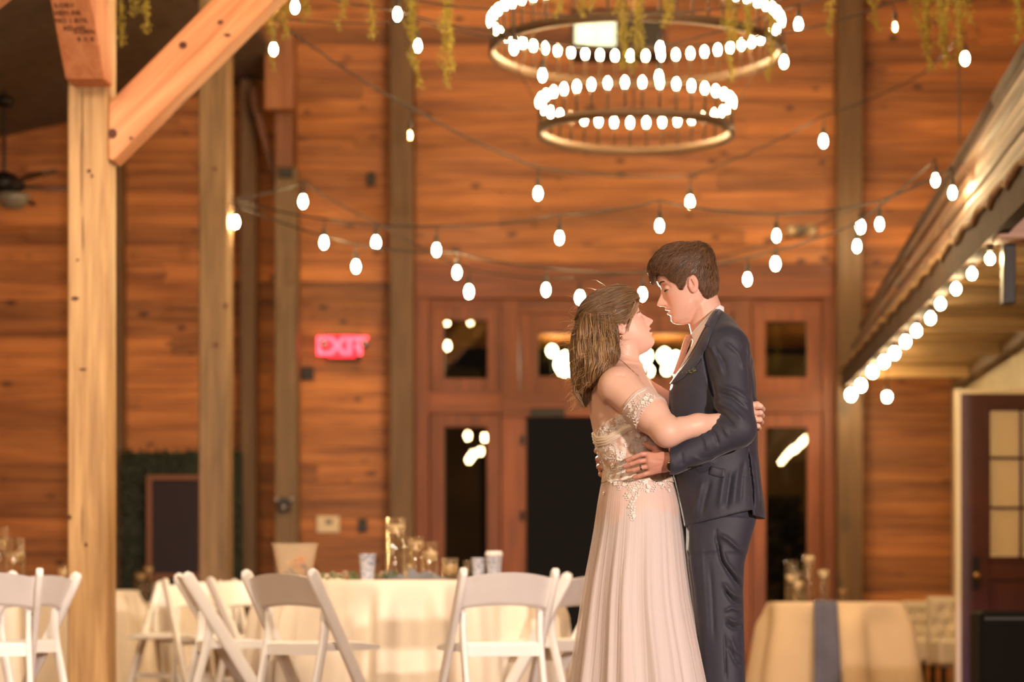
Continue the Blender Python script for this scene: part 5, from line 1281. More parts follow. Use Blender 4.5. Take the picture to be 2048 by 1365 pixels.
def flow_strands(B, me, n, crown, step, ns, grav, lift, rad, colf, jitter=.25, region=None, wave=0.0, extra=None, seed=1):
    rr = np.random.default_rng(seed); W = verts(me); idx = rr.permutation(len(W)); paths = []; cols = []; crown = Vector(crown); cnt = 0
    for i in idx:
        p = Vector(W[i].tolist())
        if region and not region(p): continue
        jv = Vector(rr.normal(0, jitter, 3).tolist()); pts = []; q = p; L = ns + int(rr.integers(-2, 3)); l0 = rr.uniform(.3, 1) * lift; phw = rr.uniform(0, 6.28)
        for s_ in range(max(4, L)):
            h = B.find_nearest(q)
            if h[0] is None: break
            nrm = h[1]; u = s_ / L; pts.append(tuple(h[0] + nrm * (l0 * (.25 + u) )))
            d_ = (h[0] - crown); d_.normalize(); d_ = d_ + Vector((0, 0, -1)) * grav + jv
            if extra: d_ = d_ + extra(h[0])
            if wave: d_ = d_ + Vector((math.cos(h[0].z * 60 + phw) * wave, 0, 0))
            d_ = d_ - nrm * d_.dot(nrm)
            if d_.length < 1e-6: break
            q = h[0] + d_.normalized() * step
        paths.append(pts); cols.append(colf(rr, p)); cnt += 1
        if cnt >= n: break
    return paths, cols
crown = tuple(Q(1412, 503, GY)); 
pp, cc = flow_strands(hB, hmesh, 8000, crown, .0050, 8, .30, .0065, .0006, lambda rr, p: np.array((.20, .105, .052)) * rr.uniform(.40, 1.7), .30, seed=3)
o = strands('hair_strands', pp, .00050, None, HAIRM, cc, kind='stuff'); o.parent = groom; o.matrix_parent_inverse = Matrix.Translation(-Vector(groom.location))
# ---- shirt, tie, jacket, trousers
sv = Vol(axis((X(1335, 7.9), .004), (X(1450, 7.9),)), axis((7.85, .004), (8.16,)), axis((Zz(900, 7.9), .004), (Zz(598, 7.9),)))
sv.loft([(a, b + 3, c_ - 6, w_ * .93) for a, b, c_, w_ in TORSO_G], cy=GY)
sv.cap(Q(1402, 596, GY), Q(1428, 680, GY), .060, .074, .012)
cpoly = poly_sdf([(1440, 605), (1377, 668), (1374, 676), (1366, 705), (1346, 742), (1350, 752), (1460, 752), (1470, 610)])
sv.V = smax(sv.V, cpoly(sv.ax[0][:, None, None], sv.ax[2][None, None, :]).astype(np.float32) + 0 * sv.V, .003)
sv.strokes([(-.004, .004, [(1432, 622), (1392, 664), (1379, 690)])], 8.2)
child(groom, sv.mesh('shirt'), 'shirt', SHIRT)
tie = MB(); G = []
for (px, py, hw2) in ((1372, 670, .020), (1367, 682, .026), (1364, 692, .018), (1358, 712, .032), (1349, 737, .036), (1345, 748, .036)):
    G.append([Q(px + 11 * v * v, py, GY + v * hw2) for v in (-1, -.7, -.3, 0, .3, .7, 1)])
tme = tie.grid(G).mesh('tie', True); to = child(groom, tme, 'tie', plain('blush_tie', (.82, .48, .38), .6, noise=.08, nscale=200)); md = to.modifiers.new('t', 'SOLIDIFY'); md.thickness = .006
jv_ = Vol(axis((X(1325, 7.9), .0036), (X(1550, 7.9),)), axis((7.65, .0036), (8.36, ) ), axis((Zz(1062, 7.9), .0036), (Zz(600, 7.9),)))
jv_.loft(TORSO_G, cy=GY, n=2.35)
jv_.strokes([(-.012, .012, [(1512, 720), (1519, 800)])], 7.98)
for sy in (-1, 1):
    sh = np.array([X(1452, 7.9), GY + sy * .150, Zz(700, 7.9)])
    jv_.cap(np.array([X(1440, 7.9), GY + sy * .05, Zz(662, 7.9)]), sh, .055, .066, .04)
    if sy < 0: jv_.chain([sh, Q(1474, 858, 7.765), Q(1346, 924, 7.745)], [.068, .0595, .043], .022, .02)
    else: jv_.chain([sh, Q(1466, 850, 8.26), Q(1325, 930, 8.24)], [.068, .058, .043], .03, .02)
xg = jv_.ax[0][:, None, None]; zg = jv_.ax[2][None, None, :]; yg = jv_.ax[1][None, :, None]
jpoly = poly_sdf([(1443, 608), (1420, 636), (1402, 668), (1391, 690), (1372, 722), (1350, 748), (1330, 768), (1300, 800), (1300, 1056), (1376, 1052), (1440, 1037), (1503, 1021), (1506, 1033), (1540, 1037), (1600, 1030), (1600, 600)])
jv_.V = smax(jv_.V, jpoly(xg, zg).astype(np.float32) + 0 * jv_.V, .002)
# sleeve ends in a clean cuff
cfn = (X(1338, 7.9) - xg) + 0 * (zg + yg); low = (zg < 1.15) & (yg < 7.815) & (xg < X(1352, 7.9)); jv_.V = np.where(low, np.maximum(jv_.V, cfn), jv_.V).astype(np.float32)
JS = [(0.0066, .0075, [(1412, 690), (1432, 722), (1440, 760)]), (-0.0060, .006, [(1424, 700), (1446, 735), (1452, 770)]), (0.0060, .007, [(1444, 690), (1474, 716), (1486, 750)]),
      (-0.0090, .0050, [(1405, 690), (1408, 720), (1414, 752), (1424, 790), (1432, 812)]), (0.0072, .007, [(1432, 779), (1466, 790), (1500, 812)]), (-0.0078, .006, [(1430, 792), (1462, 806), (1492, 832)]),
      (0.0066, .007, [(1428, 812), (1456, 826), (1484, 852)]), (-0.0078, .0055, [(1424, 822), (1446, 842), (1466, 868)]), (0.0060, .006, [(1424, 842), (1440, 858), (1452, 884)]), (-0.0060, .005, [(1410, 856), (1426, 878), (1434, 902)]),
      (0.0048, .006, [(1394, 866), (1408, 890), (1412, 912)]), (-0.0054, .0035, [(1487, 680), (1492, 720), (1495, 772), (1495, 800)]), (-0.0120, .0035, [(1494, 893), (1499, 930), (1504, 970), (1506, 1024)]), (0.0048, .006, [(1512, 900), (1518, 960), (1524, 1024)]),
      (0.0054, .009, [(1450, 940), (1443, 975), (1436, 1024)]), (-0.0054, .007, [(1462, 940), (1456, 980), (1450, 1024)]), (0.0048, .009, [(1478, 930), (1470, 970), (1464, 1020)]), (-0.0048, .007, [(1488, 920), (1482, 960), (1478, 1016)]), (-0.0048, .006, [(1420, 960), (1410, 1000), (1402, 1040)]), (0.0048, .007, [(1404, 962), (1394, 1000), (1388, 1042)]),
      (-0.0048, .004, [(1340, 790), (1344, 850), (1350, 900)]), (0.0036, .006, [(1380, 920), (1400, 930), (1430, 925)]), (-0.0036, .005, [(1370, 935), (1395, 946), (1425, 938)]), (0.0036, .012, [(1510, 740), (1516, 800), (1515, 860)]), (-0.0036, .006, [(1360, 912), (1362, 940)])]
jv_.strokes(JS, 7.95)
jmesh = jv_.mesh('jacket'); child(groom, jmesh, 'jacket', FABJ); jB = bvh(jmesh)
def strip_on(B, name, pts, wpx, th, mat, root, off=.001, n=14):
    """flat strip of cloth lying on a surface, along a pixel polyline; wpx (start, end) width in pixels"""
    xs_ = [p[0] for p in pts]; ys_ = [p[1] for p in pts]; tt = np.linspace(0, 1, len(pts)); rows = []
    for i in range(n):
        u = i / (n - 1); x = np.interp(u, tt, xs_); y = np.interp(u, tt, ys_); x2 = np.interp(min(1, u + .02), tt, xs_); y2 = np.interp(min(1, u + .02), tt, ys_)
        if u > .98: x2, y2 = 2 * x - np.interp(u - .02, tt, xs_), 2 * y - np.interp(u - .02, tt, ys_)
        L = math.hypot(x2 - x, y2 - y) + 1e-6; nx_, ny_ = -(y2 - y) / L, (x2 - x) / L
        wq = np.interp(u, np.linspace(0, 1, len(wpx)), wpx); r_ = []
        for j in range(6):
            v = j / 5; p, nn = project_px(B, x + nx_ * wq * v, y + ny_ * wq * v, off + th * math.sin(math.pi * min(1, v * 1.0 + .1)))
            r_.append(p)
        rows.append(r_)
    last = None
    for r_ in rows:
        for j in range(6):
            if r_[j] is None: r_[j] = (r_[j - 1] if j and r_[j - 1] is not None else (last[j] if last else None))
        last = r_ if all(p is not None for p in r_) else last
    rows = [r_ for r_ in rows if all(p is not None for p in r_)]
    if len(rows) < 2: return None
    ob = child(root, MB().grid(rows).mesh(name, True), name, mat); md = ob.modifiers.new('t', 'SOLIDIFY'); md.thickness = max(.0025, th); md.offset = 0; return ob
FABL = plain('navy_lapel', (0.034, 0.035, 0.055), 0.55, noise=.1, nscale=60, bump=.15, bscale=900, Sheen_Weight=.22)
strip_on(jB, 'lapel', [(1443, 617), (1424, 640), (1409, 668), (1398, 690), (1376, 724), (1354, 752), (1343, 768)], (-4, -10, -15, -19, -13, -3), .003, FABL, groom, .003, 20)
strip_on(jB, 'collar', [(1441, 614), (1424, 632), (1412, 654)], (-5, -9, -12), .003, FABL, groom, .005, 10)
strip_on(jB, 'pocket_flap', [(1424, 932), (1438, 937), (1450, 938)], (18, 18), .003, FABL, groom, .002, 8)
strip_on(jB, 'pocket_welt', [(1358, 752), (1376, 747), (1392, 741)], (-6, -6), .002, FABL, groom, .002, 8)
for i in range(4):
    p, nn = project_px(jB, 1379 + i * 7.5, 934 - i * 1.2, .001)
    if p is not None:
        mb = MB(); o_ = link('button', mb.lathe([(.001, -.002), (.0055, -.0015), (.0055, .0015), (.001, .002)], 10).mesh('button', True), BLACKP, None); o_.matrix_world = Matrix.Translation(p) @ nn.to_track_quat('Z', 'Y').to_matrix().to_4x4(); o_.parent = groom; o_.matrix_parent_inverse = Matrix.Translation(-Vector(groom.location))
# sprig in the breast pocket
sp = MB()
for i in range(26):
    p, nn = project_px(jB, 1358 + random.uniform(0, 34), 748 - random.uniform(0, 9), .004)
    if p is None: continue
    a = Vector((random.uniform(-1, 1), random.uniform(-.6, .1), random.uniform(-.2, 1))).normalized() * .007; b = a.cross(nn).normalized() * .0022; sp.add([p - a, p + b, p + a, p - b], [(0, 1, 2, 3)])
bt = sp.build('boutonniere', plain('sprig_green', (.20, .20, .05), .6), None); bt.parent = groom; bt.matrix_parent_inverse = Matrix.Translation(-Vector(groom.location))
tv = Vol(axis((X(1352, 7.9), .0042), (X(1545, 7.9),)), axis((7.78, .0045), (8.22,)), axis((.02, .006), (Zz(1365, 7.9), .0042), (Zz(1005, 7.9),)))
tv.loft([(1000, 1374, 1518, .152), (1045, 1378, 1512, .155), (1075, 1379, 1502, .156), (1100, 1378, 1494, .152)], cy=GY, n=2.4)
LW = lambda a: float(np.interp(a, [1040, 1100, 1300, 1600], [.074, .080, .080, .074]))
LEG = [(1040, 1379, 1510), (1090, 1379, 1498), (1130, 1381, 1489), (1180, 1388, 1487), (1240, 1394, 1488), (1300, 1400, 1490), (1365, 1405, 1491), (1450, 1414, 1496), (1560, 1425, 1503), (1582, 1426, 1504)]
tv.loft([(a, b, c_, LW(a)) for a, b, c_ in LEG], cy=GY - .080, n=2.2, k=.02)
tv.loft([(a, b - 3, c_ - 4, LW(a)) for a, b, c_ in LEG], cy=GY + .080, n=2.2, k=.02)
tv.strokes([(0.0101, .007, [(1434, 1068), (1456, 1082), (1474, 1098), (1492, 1106)]), (-0.0116, .006, [(1431, 1070), (1436, 1096), (1442, 1122), (1458, 1150), (1484, 1184)]), (0.0101, .007, [(1440, 1098), (1452, 1128), (1470, 1148), (1484, 1168)]),
            (0.0101, .0065, [(1444, 1164), (1458, 1184), (1476, 1196), (1486, 1198)]), (-0.0116, .0055, [(1446, 1180), (1462, 1202), (1484, 1212)]), (0.0087, .006, [(1450, 1234), (1466, 1244), (1486, 1240)]), (-0.0101, .0055, [(1448, 1246), (1466, 1258), (1487, 1256)]),
            (0.0072, .006, [(1446, 1224), (1462, 1216), (1482, 1224)]), (-0.0058, .004, [(1447, 1262), (1449, 1310), (1451, 1365)]), (0.0058, .007, [(1458, 1270), (1470, 1300), (1486, 1316)]), (-0.0058, .006, [(1452, 1290), (1468, 1322), (1484, 1340)]),
            (-0.0043, .004, [(1432, 1058), (1430, 1090)]), (0.0043, .008, [(1400, 1080), (1406, 1180), (1414, 1300)]), (-0.0043, .006, [(1418, 1120), (1424, 1200), (1428, 1290)])], 8.0)
child(groom, tv.mesh('trousers'), 'trousers', FABJ)
for sy in (-1, 1):
    fv = Vol(axis((X(1370, 7.9), .005), (X(1520, 7.9),)), axis((GY + sy * .09 - .07, .005), (GY + sy * .09 + .07,)), axis((.0, .004), (.13,)))
    c0 = np.array([X(1478, 7.9), GY + sy * .09, .045]); fv.ell(c0, (.062, .040, .05)); fv.ell(c0 + [-.11, sy * .006, -.010], (.10, .043, .034), .03); fv.cap(c0, c0 + [0, 0, .05], .037, .037, .02)
    z_ = fv.ax[2][None, None, :]; fv.V = np.maximum(fv.V, (.004 - z_) + 0 * fv.V).astype(np.float32); child(groom, fv.mesh('shoe'), 'shoe', plain('brown_leather', (.06, .025, .012), .3) if 'brown_leather' not in MATS else MATS['brown_leather'])
# wedding ring, watch
rg = MB(); rc = (Q(1282, 936, hd_ - .006)); ax_ = Vector((-1, .05, -.28)).normalized(); u_ = ax_.orthogonal().normalized(); v_ = ax_.cross(u_)
def torus(c, ax, R_, r, n=28, m=8, sx=1.0):
    ax = Vector(ax).normalized(); u = ax.orthogonal().normalized(); v = ax.cross(u); mb = MB(); G = []
    for i in range(n + 1):
        a = 2 * math.pi * i / n; d_ = u * math.cos(a) + v * math.sin(a); G.append([Vector(c) + d_ * (R_ + r * .5 * math.cos(b)) + ax * r * sx * math.sin(b) for b in [2 * math.pi * j / m for j in range(m + 1)]])
    return mb.grid(G)
GOLD = plain('gold', (.75, .45, .16), .25, metal=1.0); STEEL = plain('steel', (.5, .42, .34), .22, metal=1.0)
child(groom, torus(rc, ax_, .0102, .0022, sx=.9).mesh('ring', True), 'ring', plain('dark_ring', (.22, .15, .10), .3, metal=1.0))
wc = Q(1341, 924, 7.757); child(groom, torus(wc, (1, 0.12, .05), .0335, .004, sx=1.5).mesh('watch_strap', True), 'watch_strap', STEEL)
wf = P(1341, 934, 7.722); mb = MB().lathe([(.001, -.004), (.0150, -.004), (.0170, 0), (.0155, .004), (.013, .0045), (.001, .0045)], 24)
wo = link('watch_face', mb.mesh('watch_face', True), STEEL); wo.matrix_world = Matrix.Translation(wf) @ Vector((-.35, -1, -.35)).to_track_quat('Z', 'Y').to_matrix().to_4x4() @ Matrix.Diagonal((.8, 1, 1, 1)); wo.parent = groom; wo.matrix_parent_inverse = Matrix.Translation(-Vector(groom.location))
wd = link('watch_dial', MB().lathe([(.001, .0046), (.0125, .0046), (.0125, .0050), (.001, .0050)], 20).mesh('watch_dial'), plain('dial_dark', (.05, .035, .02), .3)); wd.matrix_world = wo.matrix_world.copy(); wd.parent = groom; wd.matrix_parent_inverse = Matrix.Translation(-Vector(groom.location))
# ================================================================== BRIDE
BY = 7.96
bride = empty('person', (X(1265, BY), BY, 0), label='woman with long wavy hair in a lace off-shoulder white dress looking up at the man', cat='person', group='couple embracing')
bR, bc_ = head_frame(1238, 650, BY, 1, 26, yaw=3); bs_ = .95
bxs = axis((X(1130, 7.9), .0045), (X(1172, 7.9), .003), (X(1400, 7.9), .0045), (X(1490, 7.9), .0028), (X(1535, 7.9),))
bys = axis((7.61, .0034), (8.08, .005), (8.36,))
bzs = axis((0.0, .012), (.95, .005), (1.14, .0032), (1.42, .0028), (1.70,))
bv = Vol(bxs, bys, bzs)
TORSO_B = [(728, 1208, 1282, .06), (740, 1198, 1289, .12), (755, 1187, 1298, .155), (775, 1180, 1310, .165), (800, 1177, 1325, .160), (830, 1179, 1333, .150), (870, 1187, 1337, .140), (900, 1194, 1335, .130), (930, 1204, 1337, .124), (945, 1207, 1342, .128), (980, 1202, 1350, .148), (1010, 1195, 1358, .165), (1060, 1192, 1360, .17), (1090, 1198, 1350, .16)]
bv.loft(TORSO_B, cy=BY, n=2.1)
bv.cap(Q(1246, 738, BY), Q(1250, 690, BY), .052, .047, .035); bv.cap(Q(1245, 700, BY), Q(1262, 668, BY), .045, .045, .02)
add_head(bv, bR, bc_, bs_, 1.0, lid=.0036, lidz=.0000, mouth_open=1.0)
# shoulders slope from the neck to the near shoulder cap
nsh = Q(1238, 775, 7.815); nel = Q(1334, 865, 7.700); nfo = Q(1396, 851, 7.735); nwr = Q(1492, 838, 7.805)
bv.cap(Q(1240, 745, BY), nsh, .042, .062, .03); bv.chain([nsh, Q(1300, 829, 7.745), nel, nfo, nwr], [.066, .0565, .0455, .0335, .024], .012, .022)
fsh = Q(1262, 775, 8.11); bv.cap(Q(1240, 745, BY), fsh, .042, .055, .03); bv.chain([fsh, Q(1395, 845, 8.27), Q(1480, 838, 8.25)], [.055, .040, .026], .03)
bv.strokes([(-.006, .006, [(1210, 806), (1224, 822), (1238, 838)]), (-.003, .004, [(1233, 758), (1252, 762)]), (-.0035, .005, [(1348, 826), (1352, 840), (1347, 852)])], 7.95)
# hand closed on his back
hx_ = 7.80
bv.cap(nwr, Q(1508, 834, 7.83), .024, .024, .01)
hand(bv, [(Q(1504, 822, 7.83), Q(1512, 822, 7.86), .018, .016), (Q(1504, 845, 7.83), Q(1510, 848, 7.86), .016, .015)],
     [[Q(1506, 815, 7.81), Q(1521, 813, 7.80), Q(1526, 819, 7.84), Q(1520, 824, 7.88)], [Q(1507, 827, 7.80), Q(1521, 826, 7.795), Q(1525, 832, 7.84), Q(1519, 836, 7.88)],
      [Q(1507, 840, 7.80), Q(1520, 840, 7.80), Q(1523, 845, 7.84), Q(1518, 848, 7.88)], [Q(1506, 851, 7.81), Q(1516, 853, 7.805), Q(1518, 857, 7.84), Q(1515, 858, 7.87)]],
     [Q(1498, 820, 7.80), Q(1506, 811, 7.79), Q(1514, 809, 7.80), Q(1520, 811, 7.815)], .0092)
fh = Q(1480, 838, 8.25)
hand(bv, [(fh, Q(1500, 838, 8.23), .022, .018)], [[Q(1500, 826 + 7 * i, 8.225), Q(1512, 827 + 7 * i, 8.20), Q(1518, 829 + 7 * i, 8.17)] for i in range(4)], [fh, Q(1492, 820, 8.24), Q(1502, 816, 8.22)], .0085)
for sy in (-1, 1):
    bv.chain([np.array([X(1270, 7.9), BY + sy * .085, Zz(1060, 7.9)]), np.array([X(1268, 7.9), BY + sy * .08, Zz(1310, 7.9)]), np.array([X(1262, 7.9), BY + sy * .08, .10])], [.085, .056, .038], .03)
    bv.cap(np.array([X(1262, 7.9), BY + sy * .08, .07]), np.array([X(1262, 7.9) + .15, BY + sy * .085, .028]), .032, .024, .02)
bm_b = bv.mesh('body'); Wb = verts(bm_b)
Cb = head_colors(Wb, bR, bc_, bs_, (.80, .50, .385), (.60, .19, .16), (.82, .43, .34), (.80, .38, .29))
set_col(bm_b, Cb); child(bride, bm_b, 'body', SKIN); bB = bvh(bm_b)
make_eyes(bride, bR, bc_, bs_, (.12, .16, .18), (1, 0, .05))
EYEZ = (.0035, .0035, .45); make_brows(bride, bB, bR, bc_, bs_, (.14, .075, .04), 100, .0008, .0225)
for sd in (-1, 1):   # lid shade line, painted cosmetic
    pass
# teeth just showing
tp = MB(); 
for i in range(8):
    yl = (i - 3.5) * .0052; c = loc2w(bR, bc_, bs_, (.0835 - 7 * yl * yl, yl, -.0662)); M = Matrix.Translation(Vector(tuple(c)))
    tp.add([tuple(c + bR @ np.array(q)) for q in [(-.003, -.0024, -.002), (-.003, .0024, -.002), (.001, .0024, -.002), (.001, -.0024, -.002), (-.003, -.0024, .003), (-.003, .0024, .003), (.001, .0024, .003), (.001, -.0024, .003)]], [(0, 3, 2, 1), (4, 5, 6, 7), (0, 1, 5, 4), (1, 2, 6, 5), (2, 3, 7, 6), (3, 0, 4, 7)])
child(bride, tp.mesh('teeth'), 'teeth', plain('tooth', (.75, .68, .58), .3))
# ---- bodice
TULLE, t_, b_ = nt('blush_tulle'); b_.inputs['Base Color'].default_value = (.93, .80, .74, 1); b_.inputs['Roughness'].default_value = .7; b_.inputs['Alpha'].default_value = .5
LACE = plain('ivory_lace', (.96, .88, .82), .6, Sheen_Weight=.4)
BODM, t_, b_ = nt('bodice_tulle'); tc = N(t_, 'ShaderNodeTexCoord'); n_ = N(t_, 'ShaderNodeTexNoise'); n_.inputs['Scale'].default_value = 48; n_.inputs['Detail'].default_value = 3
t_.links.new(tc.outputs['Object'], n_.inputs['Vector']); r_ = N(t_, 'ShaderNodeValToRGB'); r_.color_ramp.elements[0].position = .38; r_.color_ramp.elements[1].position = .60
r_.color_ramp.elements[0].color = (.66, .42, .30, 1); r_.color_ramp.elements[1].color = (.92, .82, .74, 1); t_.links.new(n_.outputs['Fac'], r_.inputs['Fac']); t_.links.new(r_.outputs['Color'], b_.inputs['Base Color']); b_.inputs['Roughness'].default_value = .7
bo = Vol(axis((X(1160, 7.9), .0032), (X(1350, 7.9),)), axis((7.80, .0034), (8.14,)), axis((Zz(965, 7.9), .0032), (Zz(775, 7.9),)))
bo.loft(TORSO_B, cy=BY, n=2.1, off=.0045)
bpoly = poly_sdf([(1170, 862), (1184, 866), (1204, 851), (1232, 837), (1252, 826), (1280, 806), (1322, 790), (1340, 782), (1360, 780), (1360, 985), (1170, 985)])
bo.V = smax(bo.V, bpoly(bo.ax[0][:, None, None], bo.ax[2][None, None, :]).astype(np.float32) + 0 * bo.V, .002)
bo.strokes([(-.0015, .003, [(1222, 880), (1232, 915), (1236, 945)]), (.0015, .003, [(1262, 870), (1266, 910), (1270, 945)])], 7.95)
bome = bo.mesh('bodice'); bodice = child(bride, bome, 'bodice', BODM); oB = bvh(bome)
# off-shoulder sleeve band
dA = (Q(1300, 829, 7.745) - nsh); LA = np.linalg.norm(dA); dA /= LA
sl = Vol(axis((X(1222, 7.9), .0028), (X(1350, 7.9),)), axis((7.62, .0030), (7.95,)), axis((Zz(900, 7.9), .0028), (Zz(750, 7.9),)))
sl.chain([nsh, Q(1300, 829, 7.745), nel], [.0720, .0625, .0515], 0, .022)
def slab(x, y, z):
    t = (x - nsh[0]) * dA[0] + (y - nsh[1]) * dA[1] + (z - nsh[2]) * dA[2]
    r2 = np.sqrt(np.maximum(0, (x - nsh[0]) ** 2 + (y - nsh[1]) ** 2 + (z - nsh[2]) ** 2 - t * t))
    return np.maximum(.092 - t, t - .160)
sl.V = np.maximum(sl.V, slab(sl.ax[0][:, None, None], sl.ax[1][None, :, None], sl.ax[2][None, None, :])).astype(np.float32)
slme = sl.mesh('sleeve'); child(bride, slme, 'sleeve', TULLE); sB = bvh(slme)
def ring_tube(px_pts, r, name, mat, B=None, off=.002, depth=None):
    pts = []
    for q in px_pts:
        p, nn = project_px(B, q[0], q[1], off)
        if p is not None: pts.append(p)
    if len(pts) > 2: return child(bride, MB().tube(pts, r, 6).mesh(name, True), name, mat)
def dense(pts, n=26):
    t = np.linspace(0, len(pts) - 1, n); return [(float(np.interp(v, range(len(pts)), [p[0] for p in pts])), float(np.interp(v, range(len(pts)), [p[1] for p in pts]))) for v in t]
ring_tube(dense([(1241, 829), (1257, 807), (1272, 791), (1292, 780)]), .0016, 'sleeve_edge', LACE, sB); ring_tube(dense([(1277, 857), (1293, 837), (1309, 818), (1319, 804)]), .0016, 'sleeve_edge', LACE, sB)
# gathered roll of chiffon along the back neckline
for k, (dy, r_w) in enumerate(((10, .0062), (15, .0072), (21, .0066), (27, .0046))):
    ring_tube(dense([(1187 + k, 858 + dy), (1196, 868 + dy * .9), (1214, 868 + dy * .75), (1236, 858 + dy * .6), (1256, 848 + dy * .5), (1272, 848 + dy * .3)], 30), r_w, 'neckline_fold', MATS.get('chiffon_roll') or plain('chiffon_roll', (.90, .76, .62), .7), oB, .001)
# lace flowers and leaf sprays laid on the cloth
fl_mb = MB()
for k in range(5):
    a = 2 * math.pi * k / 5; c = Vector((math.cos(a) * .0052, math.sin(a) * .0052, .0008)); ring_ = [c + Vector((math.cos(b) * .0040, math.sin(b) * .0040, .0010 * math.cos(b - a))) for b in [2 * math.pi * j / 7 for j in range(7)]]
    fl_mb.add([c + Vector((0, 0, .0012))] + ring_, [(0, 1 + j, 1 + (j + 1) % 7) for j in range(7)])
fl_mb.lathe([(.0022, .001), (.0018, .003), (.0002, .0036)], 8)
flower_me = fl_mb.mesh('lace_flower', True)
lf = MB(); lf.tube([(0, -.012, .001), (.001, 0, .0018), (0, .014, .001)], .0007, 4)
for k in range(6):
    y0 = -.010 + k * .0042; s_ = 1 if k % 2 else -1; a = Vector((s_ * .0007, y0, .0012)); b = Vector((s_ * .0072, y0 + .0058, .0012)); n_ = Vector((.0016, -.0016 * s_, 0)) ; m = (a + b) / 2 + Vector((0, 0, .0014))
    lf.add([a, m + Vector((-.0012 * s_, .0014, 0)), b, m + Vector((.0012 * s_, -.0014, 0))], [(0, 1, 2, 3)])
leaf_me = lf.mesh('lace_leaf', True)
def place_lace(B, px, py, me_, ang, sc, off=.0012, mat=LACE):
    p, nn = project_px(B, px, py, off)
    if p is None: return
    o = link('lace_flower' if me_ is flower_me else 'lace_leaf', me_, mat)
    o.matrix_world = Matrix.Translation(p) @ nn.to_track_quat('Z', 'Y').to_matrix().to_4x4() @ Matrix.Rotation(ang, 4, 'Z') @ Matrix.Scale(sc, 4)
    o.parent = bride; o.matrix_parent_inverse = Matrix.Translation(-Vector(bride.location))
rl_ = random.Random(11)
fl_pts = [(1261, 812, 1), (1264, 820, .9), (1292, 798, 1.1), (1296, 791, .9), (1272, 826, .8), (1302, 802, .8), (1286, 806, .8)]
for px, py, sc in fl_pts: place_lace(sB, px, py, flower_me, rl_.uniform(0, 6), sc)
for px, py, a in ((1270, 806, .6), (1278, 816, -.5), (1284, 826, .3), (1276, 836, -.9), (1290, 812, -.8), (1299, 812, -.2), (1268, 834, 1.8), (1305, 795, 1.0), (1282, 798, .8), (1272, 843, .2), (1291, 822, -1.2), (1262, 826, 2.4)): place_lace(sB, px, py, leaf_me, a, rl_.uniform(.9, 1.3))
bfl = [(1212, 858, 1), (1207, 864, .9), (1217, 855, .8), (1236, 842, 1), (1202, 858, .7), (1241, 915, 1.6), (1247, 907, 1.1), (1236, 904, .9), (1254, 890, 1), (1223, 897, .9), (1219, 884, .7), (1212, 900, .8), (1230, 875, .8), (1226, 932, 1), (1240, 935, 1.1), (1250, 928, .9), (1213, 917, .8), (1266, 886, .8), (1276, 872, .8), (1290, 876, .8), (1238, 952, 1), (1222, 950, .8), (1262, 862, .8)]
for px, py, sc in bfl: place_lace(oB, px, py, flower_me, rl_.uniform(0, 6), sc)
for i in range(70):
    px = rl_.uniform(1196, 1330); py = rl_.uniform(850 - (px - 1196) * .35, 952)
    place_lace(oB, px, py, leaf_me, rl_.uniform(0, 6.28), rl_.uniform(.7, 1.25))
# row of pearl buttons down the back
for px, py in ((1186.5, 873), (1188.5, 886), (1192, 899), (1196, 907), (1199, 914), (1202, 925), (1205, 936)):
    o = child(bride, MB().lathe([(.001, -.0052), (.0038, -.0036), (.0052, 0), (.0038, .0036), (.001, .0052)], 12, Q(px, py, BY - .035)).mesh('pearl_button', True), 'pearl_button', MATS.get('pearl') or plain('pearl', (.88, .82, .74), .2, Coat_Weight=.5))
